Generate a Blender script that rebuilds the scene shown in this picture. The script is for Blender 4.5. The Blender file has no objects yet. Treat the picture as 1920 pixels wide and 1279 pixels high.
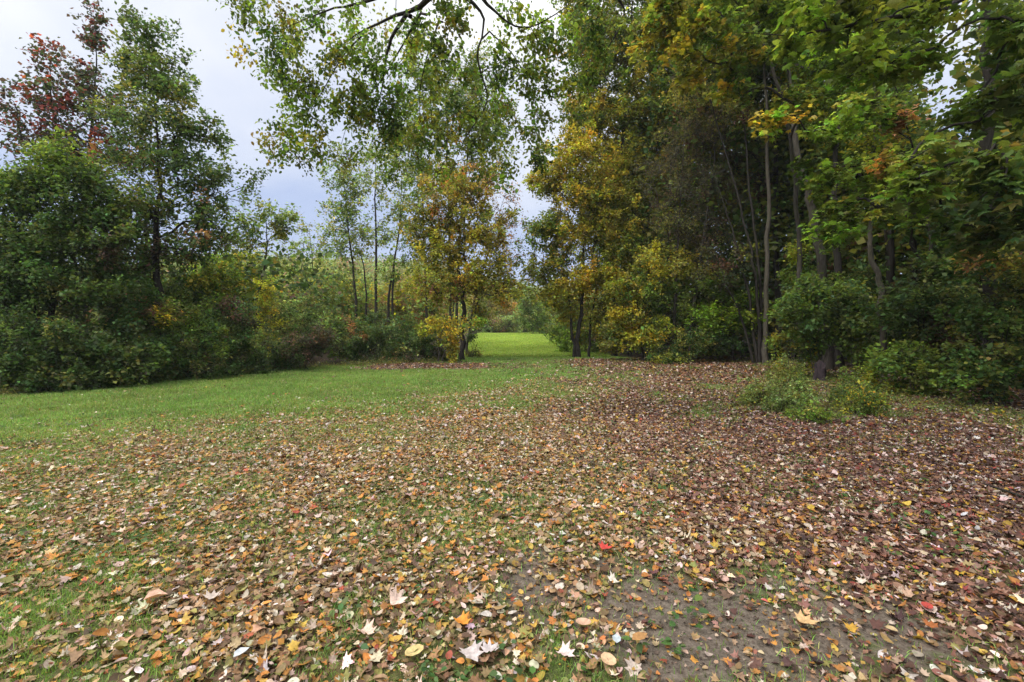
import bpy, math
import numpy as np
from mathutils import Vector

RNG = np.random.default_rng(11)
scn = bpy.context.scene
COL = scn.collection

# ------------------------------------------------------------------ camera
F = 853.0                                   # focal length in pixels of a 1920 wide frame
CAM_H = 1.6
PITCH = math.atan((639.5 - 615.0) / F)      # looking slightly down
cam_d = bpy.data.cameras.new('camera')
cam = bpy.data.objects.new('camera', cam_d)
COL.objects.link(cam)
cam.location = (0, 0, CAM_H)
cam.rotation_euler = (math.radians(90) - PITCH, 0, 0)
cam_d.sensor_width = 36.0
cam_d.lens = 36.0 * F / 1920.0
cam_d.clip_start = 0.05
cam_d.clip_end = 3000
scn.camera = cam


def P(px, py, Y):
    """World point on the line of sight of a photo position at depth Y."""
    u, v = (px - 960.0) / F, (639.5 - py) / F
    c, s = math.cos(PITCH), math.sin(PITCH)
    dy, dz = c + v * s, -s + v * c
    t = Y / dy
    return np.array([u * t, Y, CAM_H + dz * t])


# ------------------------------------------------------------------ terrain
def sstep(a, b, x):
    t = np.clip((np.asarray(x, float) - a) / (b - a), 0, 1)
    return t * t * (3 - 2 * t)


def vnoise(x, y, seed=0):
    """cheap smooth value noise in 2D, 0..1"""
    x = np.asarray(x, float); y = np.asarray(y, float)
    xi, yi = np.floor(x).astype(np.int64), np.floor(y).astype(np.int64)
    xf, yf = x - xi, y - yi
    xf, yf = xf * xf * (3 - 2 * xf), yf * yf * (3 - 2 * yf)

    def h(a, b):
        n = (a * 374761393 + b * 668265263 + seed * 974634533) & 0x7fffffff
        n = ((n ^ (n >> 13)) * 1274126177) & 0x7fffffff
        return ((n ^ (n >> 16)) & 0xffff) / 65535.0
    return (h(xi, yi) * (1 - xf) + h(xi + 1, yi) * xf) * (1 - yf) + (h(xi, yi + 1) * (1 - xf) + h(xi + 1, yi + 1) * xf) * yf


def fnoise(x, y, s=1.0, seed=0):
    return (vnoise(x * s, y * s, seed) * .55 + vnoise(x * s * 2.1, y * s * 2.1, seed + 1) * .3 + vnoise(x * s * 4.3, y * s * 4.3, seed + 2) * .15)


def ground_z(x, y):
    x = np.asarray(x, float); y = np.asarray(y, float)
    z = 0.75 * sstep(27, 70, y)
    z = z + 26 * sstep(95, 330, y) * (0.8 + 0.2 * sstep(40, -120, x)) + 12 * sstep(80, 160, y) * sstep(0, -50, x)
    z = z + 0.05 * (fnoise(x, y, .35, 5) - .5) * sstep(1, 4, np.abs(y) + np.abs(x))
    z = z + 0.03 * (fnoise(x, y, 1.6, 9) - .5)
    z = z + 0.5 * sstep(9, 22, x) * sstep(26, 8, y) * .6
    return z


CX_Y = [0, 2, 4, 5.3, 7, 9.4, 12, 14.4, 17, 19, 24, 30]
CX_X = [-14, -10.5, -8.2, -6.7, -5.6, -3.7, -1.4, 0.6, 1.6, 1.8, 1.4, 1.0]


def litter(x, y):
    """share of the ground that fallen leaves cover"""
    d = np.asarray(x) - np.interp(y, CX_Y, CX_X)
    wob = (fnoise(x, y, .5, 31) - .5) * 2.0
    D = .025 + .12 * sstep(-3.4, -.5, d + wob) + .40 * sstep(-1.0, 2.4, d + wob) + .48 * sstep(2.0, 7.0, d + wob)
    band = np.exp(-(np.maximum(np.abs(y - 18.9) - .7, 0) / 1.0) ** 2) * sstep(-7.0, -5.0, x) * (.35 + .65 * sstep(-.4, -1.8, x)) * sstep(3, 0, x)
    D = np.maximum(D, band * 1.5)
    D = np.maximum(D, .95 * sstep(1.2, 3.4, x + .6 * (fnoise(x, y, .8, 47) - .5)) * sstep(3.0, 5.5, y))
    near = sstep(7.0, 3.5, y)
    D = D * (1 - near * .30 * sstep(2.2, -.4, x))
    D = D * (1 - .75 * dirt(x, y))
    D = D * (1 - sstep(22.3, 24, y) * sstep(6.5, 5.0, np.abs(x - .6)))
    D = D * (.28 + 1.25 * fnoise(x, y, 1.1, 41)) * (.6 + .75 * fnoise(x, y, 4.5, 43))
    return np.clip(D, 0, 1)


def dirt(x, y):
    x = np.asarray(x, float); y = np.asarray(y, float)
    a = np.exp(-(((x - 1.25) / 1.15) ** 2 + ((y - 2.35) / .62) ** 2))
    b = np.exp(-(((x - .35) / .5) ** 2 + ((y - 2.9) / .6) ** 2)) * .8
    ln = .45 * np.exp(-((x - (.9 + .03 * y)) / .5) ** 2) * sstep(2.5, 3.5, y) * sstep(13, 8, y)
    n = fnoise(x, y, 2.4, 55)
    return np.clip(np.maximum(np.maximum(a, b), ln) * (n * 2.0) , 0, 1) * sstep(.15, .5, np.maximum(np.maximum(a, b), ln) * (n * 2))


# ------------------------------------------------------------------ materials
def new_mat(name):
    m = bpy.data.materials.new(name)
    m.use_nodes = True
    nt = m.node_tree
    nt.nodes.clear()
    out = nt.nodes.new('ShaderNodeOutputMaterial')
    return m, nt, out


def leaf_material(name, trans=.35, rough=.5, spec=.3, vein=False):
    m, nt, out = new_mat(name)
    N, L = nt.nodes.new, nt.links.new
    at = N('ShaderNodeAttribute'); at.attribute_name = 'Col'
    pr = N('ShaderNodeBsdfPrincipled')
    pr.inputs['Roughness'].default_value = rough
    pr.inputs['Specular IOR Level'].default_value = spec
    tr = N('ShaderNodeBsdfTranslucent')
    hs = N('ShaderNodeHueSaturation')
    hs.inputs['Saturation'].default_value = .98
    hs.inputs['Value'].default_value = 1.5
    col = at.outputs['Color']
    if vein:
        tc = N('ShaderNodeTexCoord')
        nz = N('ShaderNodeTexNoise'); nz.inputs['Scale'].default_value = 55; nz.inputs['Detail'].default_value = 3
        L(tc.outputs['Object'], nz.inputs['Vector'])
        mr = N('ShaderNodeMapRange')
        mr.inputs['From Min'].default_value = .3; mr.inputs['From Max'].default_value = .7
        mr.inputs['To Min'].default_value = .72; mr.inputs['To Max'].default_value = 1.22
        L(nz.outputs['Fac'], mr.inputs['Value'])
        vm = N('ShaderNodeVectorMath'); vm.operation = 'SCALE'
        L(col, vm.inputs[0]); L(mr.outputs['Result'], vm.inputs['Scale'])
        col = vm.outputs['Vector']
    L(col, pr.inputs['Base Color'])
    L(col, hs.inputs['Color'])
    vm2 = N('ShaderNodeVectorMath'); vm2.operation = 'MULTIPLY'
    vm2.inputs[1].default_value = (1.22, 1.1, .6)        # light through a leaf is yellower than off it
    L(hs.outputs['Color'], vm2.inputs[0]); L(vm2.outputs['Vector'], tr.inputs['Color'])
    mx = N('ShaderNodeMixShader'); mx.inputs['Fac'].default_value = trans
    L(pr.outputs[0], mx.inputs[1]); L(tr.outputs[0], mx.inputs[2])
    L(mx.outputs[0], out.inputs['Surface'])
    return m


def bark_material(name, c1, c2, scale=6.0):
    m, nt, out = new_mat(name)
    N, L = nt.nodes.new, nt.links.new
    tc = N('ShaderNodeTexCoord')
    mp = N('ShaderNodeMapping'); mp.inputs['Scale'].default_value = (1, 1, .22)
    L(tc.outputs['Object'], mp.inputs['Vector'])
    nz = N('ShaderNodeTexNoise'); nz.inputs['Scale'].default_value = scale * 4; nz.inputs['Detail'].default_value = 6
    nz.inputs['Roughness'].default_value = .65
    L(mp.outputs[0], nz.inputs['Vector'])
    n2 = N('ShaderNodeTexNoise'); n2.inputs['Scale'].default_value = 1.3; n2.inputs['Detail'].default_value = 3
    L(tc.outputs['Object'], n2.inputs['Vector'])
    cr = N('ShaderNodeValToRGB')
    cr.color_ramp.elements[0].position = .32; cr.color_ramp.elements[0].color = (*c1, 1)
    cr.color_ramp.elements[1].position = .68; cr.color_ramp.elements[1].color = (*c2, 1)
    L(nz.outputs['Fac'], cr.inputs['Fac'])
    mx = N('ShaderNodeMix'); mx.data_type = 'RGBA'; mx.inputs['B'].default_value if False else None
    mx.inputs[7].default_value = (c2[0] * .8, c2[1] * 1.0, c2[2] * .62, 1)     # lichen and moss
    mr = N('ShaderNodeMapRange'); mr.inputs['From Min'].default_value = .5; mr.inputs['From Max'].default_value = .75
    mr.inputs['To Max'].default_value = .6
    L(n2.outputs['Fac'], mr.inputs['Value'])
    L(mr.outputs['Result'], mx.inputs[0]); L(cr.outputs['Color'], mx.inputs[6])
    pr = N('ShaderNodeBsdfPrincipled'); pr.inputs['Roughness'].default_value = .9
    pr.inputs['Specular IOR Level'].default_value = .2
    L(mx.outputs[2], pr.inputs['Base Color'])
    bp = N('ShaderNodeBump'); bp.inputs['Strength'].default_value = .8; bp.inputs['Distance'].default_value = .03
    L(nz.outputs['Fac'], bp.inputs['Height']); L(bp.outputs[0], pr.inputs['Normal'])
    L(pr.outputs[0], out.inputs['Surface'])
    return m


M_LEAF = leaf_material('green_leaf', .40, .55, .14)
M_LEAF_NEAR = leaf_material('broad_leaf', .40, .5, .2, True)
M_LITTER = leaf_material('dry_leaf', .12, .65, .25, True)
M_GRASS = leaf_material('grass_blade', .3, .5, .25)
M_BARK = bark_material('grey_bark', (.026, .022, .018), (.085, .074, .06))
M_BARK_D = bark_material('dark_bark', (.014, .012, .011), (.05, .043, .037))
M_BARK_L = bark_material('pale_bark', (.036, .031, .025), (.105, .092, .072))
M_STUMP = bark_material('rotten_wood', (.012, .009, .011), (.055, .04, .045), 5)


# ------------------------------------------------------------------ mesh accumulation
class Acc:
    def __init__(self):
        self.v, self.c, self.f, self.n, self.off = [], [], [], [], 0

    def add(self, verts, faces, cols=None):
        """verts (n,3); faces (m,k) with one k; cols (n,3)"""
        verts = np.asarray(verts, np.float32)
        faces = np.asarray(faces, np.int64)
        self.v.append(verts)
        if cols is None:
            cols = np.full((len(verts), 3), .1, np.float32)
        self.c.append(np.asarray(cols, np.float32))
        self.f.append((faces + self.off).ravel())
        self.n.append(np.full(len(faces), faces.shape[1], np.int64))
        self.off += len(verts)

    def build(self, name, mat, origin=(0, 0, 0), colour=True, smooth=False):
        me = bpy.data.meshes.new(name)
        v = np.concatenate(self.v) - np.asarray(origin, np.float32)
        f = np.concatenate(self.f).astype(np.int32)
        n = np.concatenate(self.n)
        me.vertices.add(len(v)); me.vertices.foreach_set('co', v.astype(np.float32).ravel())
        me.loops.add(len(f)); me.loops.foreach_set('vertex_index', f)
        me.polygons.add(len(n))
        me.polygons.foreach_set('loop_start', np.concatenate([[0], np.cumsum(n)[:-1]]).astype(np.int32))
        if smooth:
            me.polygons.foreach_set('use_smooth', np.ones(len(n), bool))
        me.update(calc_edges=True)
        if colour:
            a = me.color_attributes.new('Col', 'FLOAT_COLOR', 'POINT')
            c = np.concatenate(self.c)
            a.data.foreach_set('color', np.concatenate([c, np.ones((len(c), 1), np.float32)], 1).astype(np.float32).ravel())
        me.materials.append(mat)
        o = bpy.data.objects.new(name, me)
        COL.objects.link(o)
        o.location = origin
        return o


def link(o, parent):
    o.parent = parent
    o.location = (0, 0, 0)
    return o


def tag(o, label=None, cat=None, group=None, kind=None):
    if label: o['label'] = label
    if cat: o['category'] = cat
    if group: o['group'] = group
    if kind: o['kind'] = kind
    return o


def empty(name, loc):
    o = bpy.data.objects.new(name, None)
    o.empty_display_size = .2
    COL.objects.link(o)
    o.location = loc
    return o


# leaf templates: vertices (x across, y along, z up), faces
DIAMOND = (np.array([[0, 0, 0], [.34, .45, .09], [0, 1, 0], [-.34, .45, .09]], float), np.array([[0, 1, 2, 3]]))
OVAL = (np.array([[0, 0, 0], [.27, .22, .07], [.3, .6, .08], [0, 1, -.04], [-.3, .6, .08], [-.27, .22, .07]], float),
        np.array([[0, 1, 2, 3], [0, 3, 4, 5]]))
_mo = [(0, 0), (.2, .02), (.42, -.04), (.36, .16), (.62, .36), (.38, .42), (.34, .52), (.46, .78), (.2, .7), (0, 1.04)]
_mo = _mo + [(-x, y) for x, y in _mo[1:-1][::-1]]
ELLI = (np.array([[0, 0, 0], [0, .5, -.02], [0, 1, .02]] + [[x_, y_, .06] for x_, y_ in ((.15, .08), (.27, .27), (.30, .5), (.24, .74), (.11, .92))] + [[-x_, y_, .06] for x_, y_ in ((.15, .08), (.27, .27), (.30, .5), (.24, .74), (.11, .92))], float),
        np.array([[0, 3, 4, 1], [1, 4, 5, 6], [1, 6, 7, 2], [0, 1, 9, 8], [1, 11, 10, 9], [1, 2, 12, 11]]))
MAPLE = (np.array([[0, .38, .05]] + [[x, y, -.05 * (x * x + (y - .4) ** 2) * 3] for x, y in _mo], float),
         np.array([[0, i + 1, (i + 1) % len(_mo) + 1] for i in range(len(_mo))]))
BROAD = (np.array([[0, .4, 0], [0, 0, -.03], [.22, .02, .02], [.50, .26, -.02], [.27, .40, .07], [.40, .72, -.03], [.14, .66, .05], [0, 1.05, -.16],
                   [-.14, .66, .05], [-.40, .72, -.03], [-.27, .40, .07], [-.50, .26, -.02], [-.22, .02, .02]], float),
         np.array([[0, i + 1, i % 12 + 2 if i < 11 else 1] for i in range(12)]))


def norm(a):
    return a / np.maximum(np.linalg.norm(a, axis=-1, keepdims=True), 1e-9)


def leaves_into(acc, tpl, pos, nrm, dirs, size, col, curl=None, wid=None):
    V, Fc = tpl
    n = len(pos)
    nrm = norm(nrm)
    d = norm(dirs - nrm * np.sum(dirs * nrm, 1, keepdims=True) + 1e-6)
    s = np.cross(d, nrm)
    x = np.broadcast_to(V[None, :, 0], (n, len(V))).copy()
    y = np.broadcast_to(V[None, :, 1], (n, len(V)))
    z = np.broadcast_to(V[None, :, 2], (n, len(V))).copy()
    if wid is not None:
        x = x * wid[:, None]
    if curl is not None:
        z = z + curl[:, :1] * x * x * 2.2 + curl[:, 1:2] * (y - .45) ** 2 * 1.6 + curl[:, 2:3] * x * (y - .4) * 1.5
    S = size[:, None, None]
    W = pos[:, None, :] + S * (x[..., None] * s[:, None, :] + y[..., None] * d[:, None, :] + z[..., None] * nrm[:, None, :])
    faces = (Fc[None] + (np.arange(n) * len(V))[:, None, None]).reshape(-1, Fc.shape[1])
    acc.add(W.reshape(-1, 3), faces, np.repeat(col, len(V), 0))


COVER_K, DENS_K, LEAF_K = 1.35, 1.9, 1.02      # how thick all crowns are


def pick(pal, n, r):
    """pal: list of (weight, (r,g,b))"""
    w = np.array([p[0] for p in pal], float); w /= w.sum()
    return np.array([p[1] for p in pal], float)[r.choice(len(pal), n, p=w)]


def jit(c, r, v=.28, h=.1):
    n = len(c)
    return np.clip(c * np.exp(r.normal(0, v, (n, 1))) * np.exp(r.normal(0, h, (n, 3))), .002, .9)


def tube(acc, pts, rad, k=6, wob=0.0, r=None):
    pts = np.asarray(pts, float); rad = np.asarray(rad, float)
    n = len(pts)
    t = norm(np.gradient(pts, axis=0))
    ref = np.array([.31, .87, .1]) if abs(t[0][2]) > .8 else np.array([.05, .1, 1.0])
    a = norm(np.cross(t, ref)); b = np.cross(t, a)
    th = np.arange(k) * 2 * math.pi / k
    R = rad[:, None] * np.ones((1, k))
    if wob and r is not None:
        R = R * (1 + r.normal(0, wob, (n, k)))
    W = pts[:, None] + R[..., None] * (np.cos(th)[None, :, None] * a[:, None] + np.sin(th)[None, :, None] * b[:, None])
    i = np.arange(n - 1)[:, None] * k; j = np.arange(k)[None]; j2 = (j + 1) % k
    f = np.stack([i + j, i + j2, i + k + j2, i + k + j], -1).reshape(-1, 4)
    acc.add(W.reshape(-1, 3), f)


def twigs_into(acc, A, B, r0, r1):
    n = len(A)
    t = norm(B - A)
    a = norm(np.cross(t, np.array([.3, .5, .8]))); b = np.cross(t, a)
    th = np.arange(3) * 2 * math.pi / 3
    o = np.cos(th)[None, :, None] * a[:, None] + np.sin(th)[None, :, None] * b[:, None]
    W = np.concatenate([A[:, None] + np.reshape(r0, (-1, 1, 1)) * o, B[:, None] + np.reshape(r1, (-1, 1, 1)) * o], 1)
    f = np.array([[0, 1, 4, 3], [1, 2, 5, 4], [2, 0, 3, 5]])
    acc.add(W.reshape(-1, 3), (f[None] + (np.arange(n) * 6)[:, None, None]).reshape(-1, 4))


def resample(pts, n):
    """smooth Catmull-Rom through the points (rows may carry a radius)"""
    p = np.asarray(pts, float)
    if len(p) == 2:
        p = np.array([p[0], p[0] * .67 + p[1] * .33, p[0] * .33 + p[1] * .67, p[1]])
    q = np.vstack([2 * p[0] - p[1], p, 2 * p[-1] - p[-2]])
    u = np.linspace(0, len(p) - 1 - 1e-6, n)
    i = u.astype(int); t = (u - i)[:, None]
    a, b, c, d = q[i], q[i + 1], q[i + 2], q[i + 3]
    return .5 * (2 * b + (c - a) * t + (2 * a - 5 * b + 4 * c - d) * t ** 2 + (3 * b - a - 3 * c + d) * t ** 3)


def grow(name, label, cat, stems, blobs, group=None, leaf=.09, tpl=DIAMOND, cover=.5, clump=.45, dens=1.0, bark=None, leafmat=None,
         tip=.006, up=.55, twigs=5, parts=('trunk', 'crown'), seed=0, lv=.30, droop=.25, upright=.8, side=7, tipr=.4, flare=True, kdir=.6, thin=.66, odd_share=.16):
    """A woody plant. stems: polylines of (x,y,z,radius); blobs: (centre, radii, palette, density) the crown fills.
    Branches are grown greedily from the stems to clumps of leaves, thicker the more clumps they carry."""
    r = np.random.default_rng(1000 + seed)
    bark = bark or M_BARK; leafmat = leafmat or M_LEAF
    leaf = leaf * LEAF_K
    base = np.array(stems[0][0][:3], float)
    root = empty(name, base)
    tag(root, label, cat, group)
    nodes, nrad, nroot = [], [], []
    wood = []
    for si, st in enumerate(stems):
        n = max(8, int(len(st) * 4))
        s = resample(st, n)
        s[:, :3] += r.normal(0, .25, (n, 3)) * s[:, 3:4] * np.array([1, 1, 0])
        s[0, :3] = st[0][:3]
        s[:, 3] *= thin * (1 - .75 * np.linspace(0, 1, n) ** 2.5)
        if flare and s[0, 3] > .05:
            s[0, 3] *= 1.3; s[1, 3] *= 1.06
        s[0, 2] -= .15
        a = Acc(); tube(a, s[:, :3], np.maximum(s[:, 3], tip), side, .05, r); wood.append(a)
        h = s[:, 2] - s[0, 2]
        ok = np.arange(n) >= (1 if len(blobs) and parts[0] == 'stem' else max(1, int(n * .22)))
        nodes += list(s[ok, :3]); nrad += list(s[ok, 3]); nroot += [si] * int(ok.sum())
    cl, cp, cr_ = [], [], []
    for (c, rad, pal, de) in blobs:
        rad = np.array(rad, float)
        area = (rad[0] * rad[1] + rad[1] * rad[2] + rad[0] * rad[2])
        k = int(np.clip(de * dens * DENS_K * .9 * area / clump ** 2, 3, 420))
        dr = norm(r.normal(0, 1, (k, 3)))
        rr = r.random((k, 1)) ** .45 * (.8 + .38 * r.random((k, 1)))
        q = np.array(c) + dr * rr * rad
        lump = .8 + .4 * r.random(k)
        rr = np.where(r.random((k, 1)) < .07, rr * 1.28, rr)      # ragged shoots beyond the outline
        q = np.array(c) + dr * rr * rad
        cl.append(q); cr_.append(lump); cp += [pal] * k
    leaf_acc = Acc()
    if cl:
        C = np.concatenate(cl); LR = np.concatenate(cr_) * clump
        gz = ground_z(C[:, 0], C[:, 1]) + .08
        C[:, 2] = np.maximum(C[:, 2], gz)
        NP_ = np.array(nodes); NR = np.array(nrad); NT = np.array(nroot)
        d0 = np.array([np.min(np.linalg.norm(NP_ - c, axis=1)) for c in C])
        order = np.argsort(d0)
        pos = [np.array(x) for x in nodes]; par = [-1] * len(pos); rt = list(nroot); cap = list(nrad)
        PA = np.zeros((len(pos) + 4 * len(C), 3)); PA[:len(pos)] = NP_
        m = len(pos)
        paths = []
        for ci in order:
            c = C[ci]
            dv = c - PA[:m]
            dist = np.linalg.norm(dv, axis=1)
            cost = dist + up * np.maximum(0, .35 * np.hypot(dv[:, 0], dv[:, 1]) - dv[:, 2])
            j = int(np.argmin(cost))
            a = PA[j]; L = dist[j]
            bend = np.array([0, 0, 1.0]) * L * .16 + r.normal(0, .07, 3) * L
            ids = [j]
            for q in (.25, .5, .75, 1.0):
                p = a + (c - a) * q + bend * (4 * q * (1 - q)) + (r.normal(0, .03, 3) * L if q < 1 else 0)
                PA[m] = p; par.append(ids[-1]); rt.append(rt[j]); cap.append(cap[j]); ids.append(m); m += 1
            paths.append(ids)
        cnt = np.zeros(m)
        for ids in paths:
            cnt[ids[-1]] += 1
        for i in range(m - 1, -1, -1):
            if par[i] >= 0:
                cnt[par[i]] += cnt[i]
        for ids in paths:
            rr = tip * 1.3 * np.maximum(cnt[ids[1:]], 1) ** .48
            rr = np.minimum(rr, np.array(cap)[ids[1:]] * .62)
            rr = np.maximum(rr, tip * .8)
            tube(wood[rt[ids[0]]], PA[ids], np.concatenate([[rr[0] * 1.1], rr]), 5)
        n = len(C)
        pc = np.array([pick(p, 1, r)[0] for p in cp])
        pc = jit(pc, r, .16, .06)
        # twigs
        T = max(twigs, 3)
        D = norm(r.normal(0, 1, (n, T, 3)) + np.array([0, 0, -droop * .6]))
        out = C - C.mean(0); out[:, 2] *= .4
        D = norm(D + .5 * norm(out)[:, None])
        ln = LR[:, None] * (.55 + .75 * r.random((n, T)))
        A = np.repeat(C[:, None], T, 1); B = A + D * ln[..., None]
        B[..., 2] = np.maximum(B[..., 2], ground_z(B[..., 0], B[..., 1]) + .02)
        if twigs:
            for si in range(len(stems)):
                ok = np.array([rt[paths[q][0]] for q in np.argsort(order)]) == si
                if ok.any():
                    a_, b_ = A[ok].reshape(-1, 3), B[ok].reshape(-1, 3)
                    twigs_into(wood[si], a_, b_, np.full(len(a_), tip * .7), np.full(len(a_), tip * .3))
        # leaves along twigs
        nl = np.maximum(2, (cover * COVER_K * math.pi * LR ** 2 / (.36 * leaf ** 2) * (.7 + .6 * r.random(n)))).astype(int)
        idx = np.repeat(np.arange(n), nl)
        tw = r.integers(0, T, len(idx))
        t = r.random(len(idx)) ** .7
        p0 = A[idx, tw]; p1 = B[idx, tw]
        pos = p0 + (p1 - p0) * t[:, None] + r.normal(0, 1, (len(idx), 3)) * (LR[idx] * .21)[:, None]
        zmin = ground_z(pos[:, 0], pos[:, 1]) + .02
        pos[:, 2] = np.maximum(pos[:, 2], zmin)
        dirs = norm(p1 - p0) * kdir + r.normal(0, .6, (len(idx), 3)) + np.array([0, 0, -droop])
        nr = np.array([0, 0, upright]) + r.normal(0, .6, (len(idx), 3))
        sz = leaf * np.exp(r.normal(0, .25, len(idx)))
        co = pc[idx]
        odd = r.random(len(idx)) < odd_share
        if odd.any():
            pals = {}
            k = np.where(odd)[0]
            for q in k:
                pals.setdefault(id(cp[idx[q]]), []).append(q)
            for q in pals.values():
                co[q] = pick(cp[idx[q[0]]], len(q), r)
        co = jit(co, r, lv, .10)
        leaves_into(leaf_acc, tpl, pos, nr, dirs, sz, co, curl=r.normal(0, .25, (len(idx), 3)))
    for a in wood:
        link(a.build(parts[0], bark, base, colour=False, smooth=True), root)
    if cl:
        link(leaf_acc.build(parts[1], leafmat, base), root)
    return root


# palettes (real leaf colours)
G_DARK = [(3, (.027, .050, .015)), (2, (.040, .066, .018)), (1, (.062, .075, .020))]
G_BLUE = [(3, (.040, .068, .024)), (2, (.058, .086, .027)), (1, (.08, .10, .028))]
G_MID = [(3, (.058, .092, .018)), (2, (.080, .115, .022)), (1, (.042, .07, .018))]
G_LITE = [(3, (.10, .17, .022)), (2, (.14, .20, .03)), (1, (.07, .13, .02))]
G_YEL = [(3, (.19, .20, .022)), (2, (.14, .17, .024)), (1, (.26, .21, .025))]
OLIVE = [(3, (.098, .104, .024)), (2, (.072, .088, .022)), (1, (.14, .125, .03))]
OLIVE_Y = [(3, (.135, .138, .020)), (2, (.105, .118, .021)), (1, (.19, .16, .02)), (1, (.07, .092, .02))]
GOLD = [(3, (.235, .205, .022)), (2, (.185, .18, .025)), (.5, (.30, .18, .02)), (1.6, (.13, .145, .025))]
ORANGE = [(2.2, (.21, .158, .034)), (2, (.18, .155, .036)), (.6, (.27, .125, .03)), (2.4, (.13, .135, .03))]
RUST = [(2, (.17, .095, .045)), (2, (.13, .085, .045)), (1, (.22, .11, .05))]
MAUVE = [(3, (.075, .07, .045)), (2, (.06, .06, .036)), (.5, (.10, .06, .045)), (2, (.09, .095, .028))]
REDG = [(3, (.052, .040, .036)), (1.6, (.10, .028, .032)), (4, (.036, .050, .028)), (.7, (.17, .04, .025))]
PALE = [(3, (.12, .165, .055)), (2, (.09, .13, .045)), (1, (.16, .17, .06))]
BROWNG = [(3, (.055, .048, .03)), (2, (.04, .05, .024)), (1, (.09, .055, .04))]
ROSY = [(3, (.12, .12, .04)), (2, (.15, .10, .06)), (1, (.09, .12, .03))]


for _p, _g in ((G_DARK, 1.75), (G_BLUE, 1.8), (G_MID, 1.85), (G_LITE, 1.6), (G_YEL, 1.6), (OLIVE, 1.75), (OLIVE_Y, 1.85), (GOLD, 1.6), (ORANGE, 1.5), (RUST, 1.5), (MAUVE, 1.4), (REDG, 1.6), (PALE, 1.7), (BROWNG, 1.6), (ROSY, 1.6)):
    _p[:] = [(w_, tuple(min(.8, v * _g) for v in c_)) for w_, c_ in _p]


def mix(*pp):
    o = []
    for w, p in pp:
        s = sum(x[0] for x in p)
        o += [(w * x[0] / s, x[1]) for x in p]
    return o


def B(px, py, rx, ry, Y, pal, de=1.0, rz=None, dy=0.0):
    """A crown blob read off the photo: centre and radii in photo pixels, at depth Y."""
    c = P(px, py, Y + dy)
    a, b = rx / F * Y, ry / F * Y
    return (c, (a, rz if rz else max(.35, (a + b) / 2 * .85), b), pal, de)


def S(Y, w0, w1, *pts, dys=None):
    """A stem through photo positions at depth Y; widths in photo pixels from foot to tip. Its foot stands on the ground."""
    n = len(pts)
    out = []
    for i, (px, py) in enumerate(pts):
        yy = Y + (dys[i] if dys else 0)
        p = P(px, py, yy)
        w = (w0 + (w1 - w0) * i / (n - 1)) / F * Y / 2
        out.append([p[0], p[1], p[2], w])
    g = ground_z(out[0][0], out[0][1])
    out[0][2] = float(g)
    return np.array(out)


def shrub(name, label, px, Y, blobs, n=4, seed=0, cat='shrub', group=None, spread=.5, **kw):
    r = np.random.default_rng(500 + seed)
    c = P(px, 640, Y)
    top = max(b[0][2] + b[1][2] * .4 for b in blobs)
    st = []
    for i in range(n):
        x, y = c[0] + r.normal(0, .12), Y + r.normal(0, .12)
        g = float(ground_z(x, y))
        b = blobs[i % len(blobs)]
        tx = c[0] + (b[0][0] - c[0]) * .8 + r.normal(0, spread * .3); ty = y + r.normal(0, .25)
        tz = g + (top - g) * (.6 + .3 * r.random())
        st.append(np.array([[x, y, g, .022], [x * .7 + tx * .3 , y, g + (tz - g) * .4, .017], [tx, ty, tz, .008]]))
    kw.setdefault('clump', .3); kw.setdefault('leaf', .08); kw.setdefault('cover', .6); kw.setdefault('twigs', 4)
    return grow(name, label, cat, st, blobs, group, parts=('stem', 'foliage'), seed=seed, side=5, flare=False, **kw)


# ------------------------------------------------------------------ sky and light
SUN_EL, SUN_AZ = 46.0, 240.0        # compass style: azimuth measured from +Y towards +X
w = bpy.data.worlds.new('World'); scn.world = w; w.use_nodes = True
nt = w.node_tree; nt.nodes.clear()
N, L = nt.nodes.new, nt.links.new
out = N('ShaderNodeOutputWorld'); bg = N('ShaderNodeBackground'); bg.inputs['Strength'].default_value = 0.1
sky = N('ShaderNodeTexSky'); sky.sky_type = 'NISHITA'; sky.sun_disc = False
sky.sun_elevation = math.radians(SUN_EL); sky.sun_rotation = math.radians(SUN_AZ)
sky.air_density = 1.0; sky.dust_density = 2.0
tc = N('ShaderNodeTexCoord')
sep = N('ShaderNodeSeparateXYZ'); L(tc.outputs['Generated'], sep.inputs[0])
ad = N('ShaderNodeMath'); ad.operation = 'ADD'; ad.inputs[1].default_value = .22; L(sep.outputs['Z'], ad.inputs[0])
mxm = N('ShaderNodeMath'); mxm.operation = 'MAXIMUM'; mxm.inputs[1].default_value = .05; L(ad.outputs[0], mxm.inputs[0])
dx = N('ShaderNodeMath'); dx.operation = 'DIVIDE'; L(sep.outputs['X'], dx.inputs[0]); L(mxm.outputs[0], dx.inputs[1])
dy = N('ShaderNodeMath'); dy.operation = 'DIVIDE'; L(sep.outputs['Y'], dy.inputs[0]); L(mxm.outputs[0], dy.inputs[1])
cb = N('ShaderNodeCombineXYZ'); L(dx.outputs[0], cb.inputs[0]); L(dy.outputs[0], cb.inputs[1])
cn = N('ShaderNodeTexNoise'); cn.inputs['Scale'].default_value = .75; cn.inputs['Detail'].default_value = 6; cn.inputs['Roughness'].default_value = .5
cn.inputs['Distortion'].default_value = .25
L(cb.outputs[0], cn.inputs['Vector'])
cr = N('ShaderNodeValToRGB')      # overcast: blue grey bellies to bright white
e = cr.color_ramp.elements
e[0].position = .38; e[0].color = (2.7, 3.25, 4.7, 1)
e[1].position = .66; e[1].color = (5.5, 5.6, 5.85, 1)
q = e.new(.78); q.color = (8, 8, 8, 1)
q = e.new(1.0); q.color = (22, 21.7, 21.2, 1)
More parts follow.
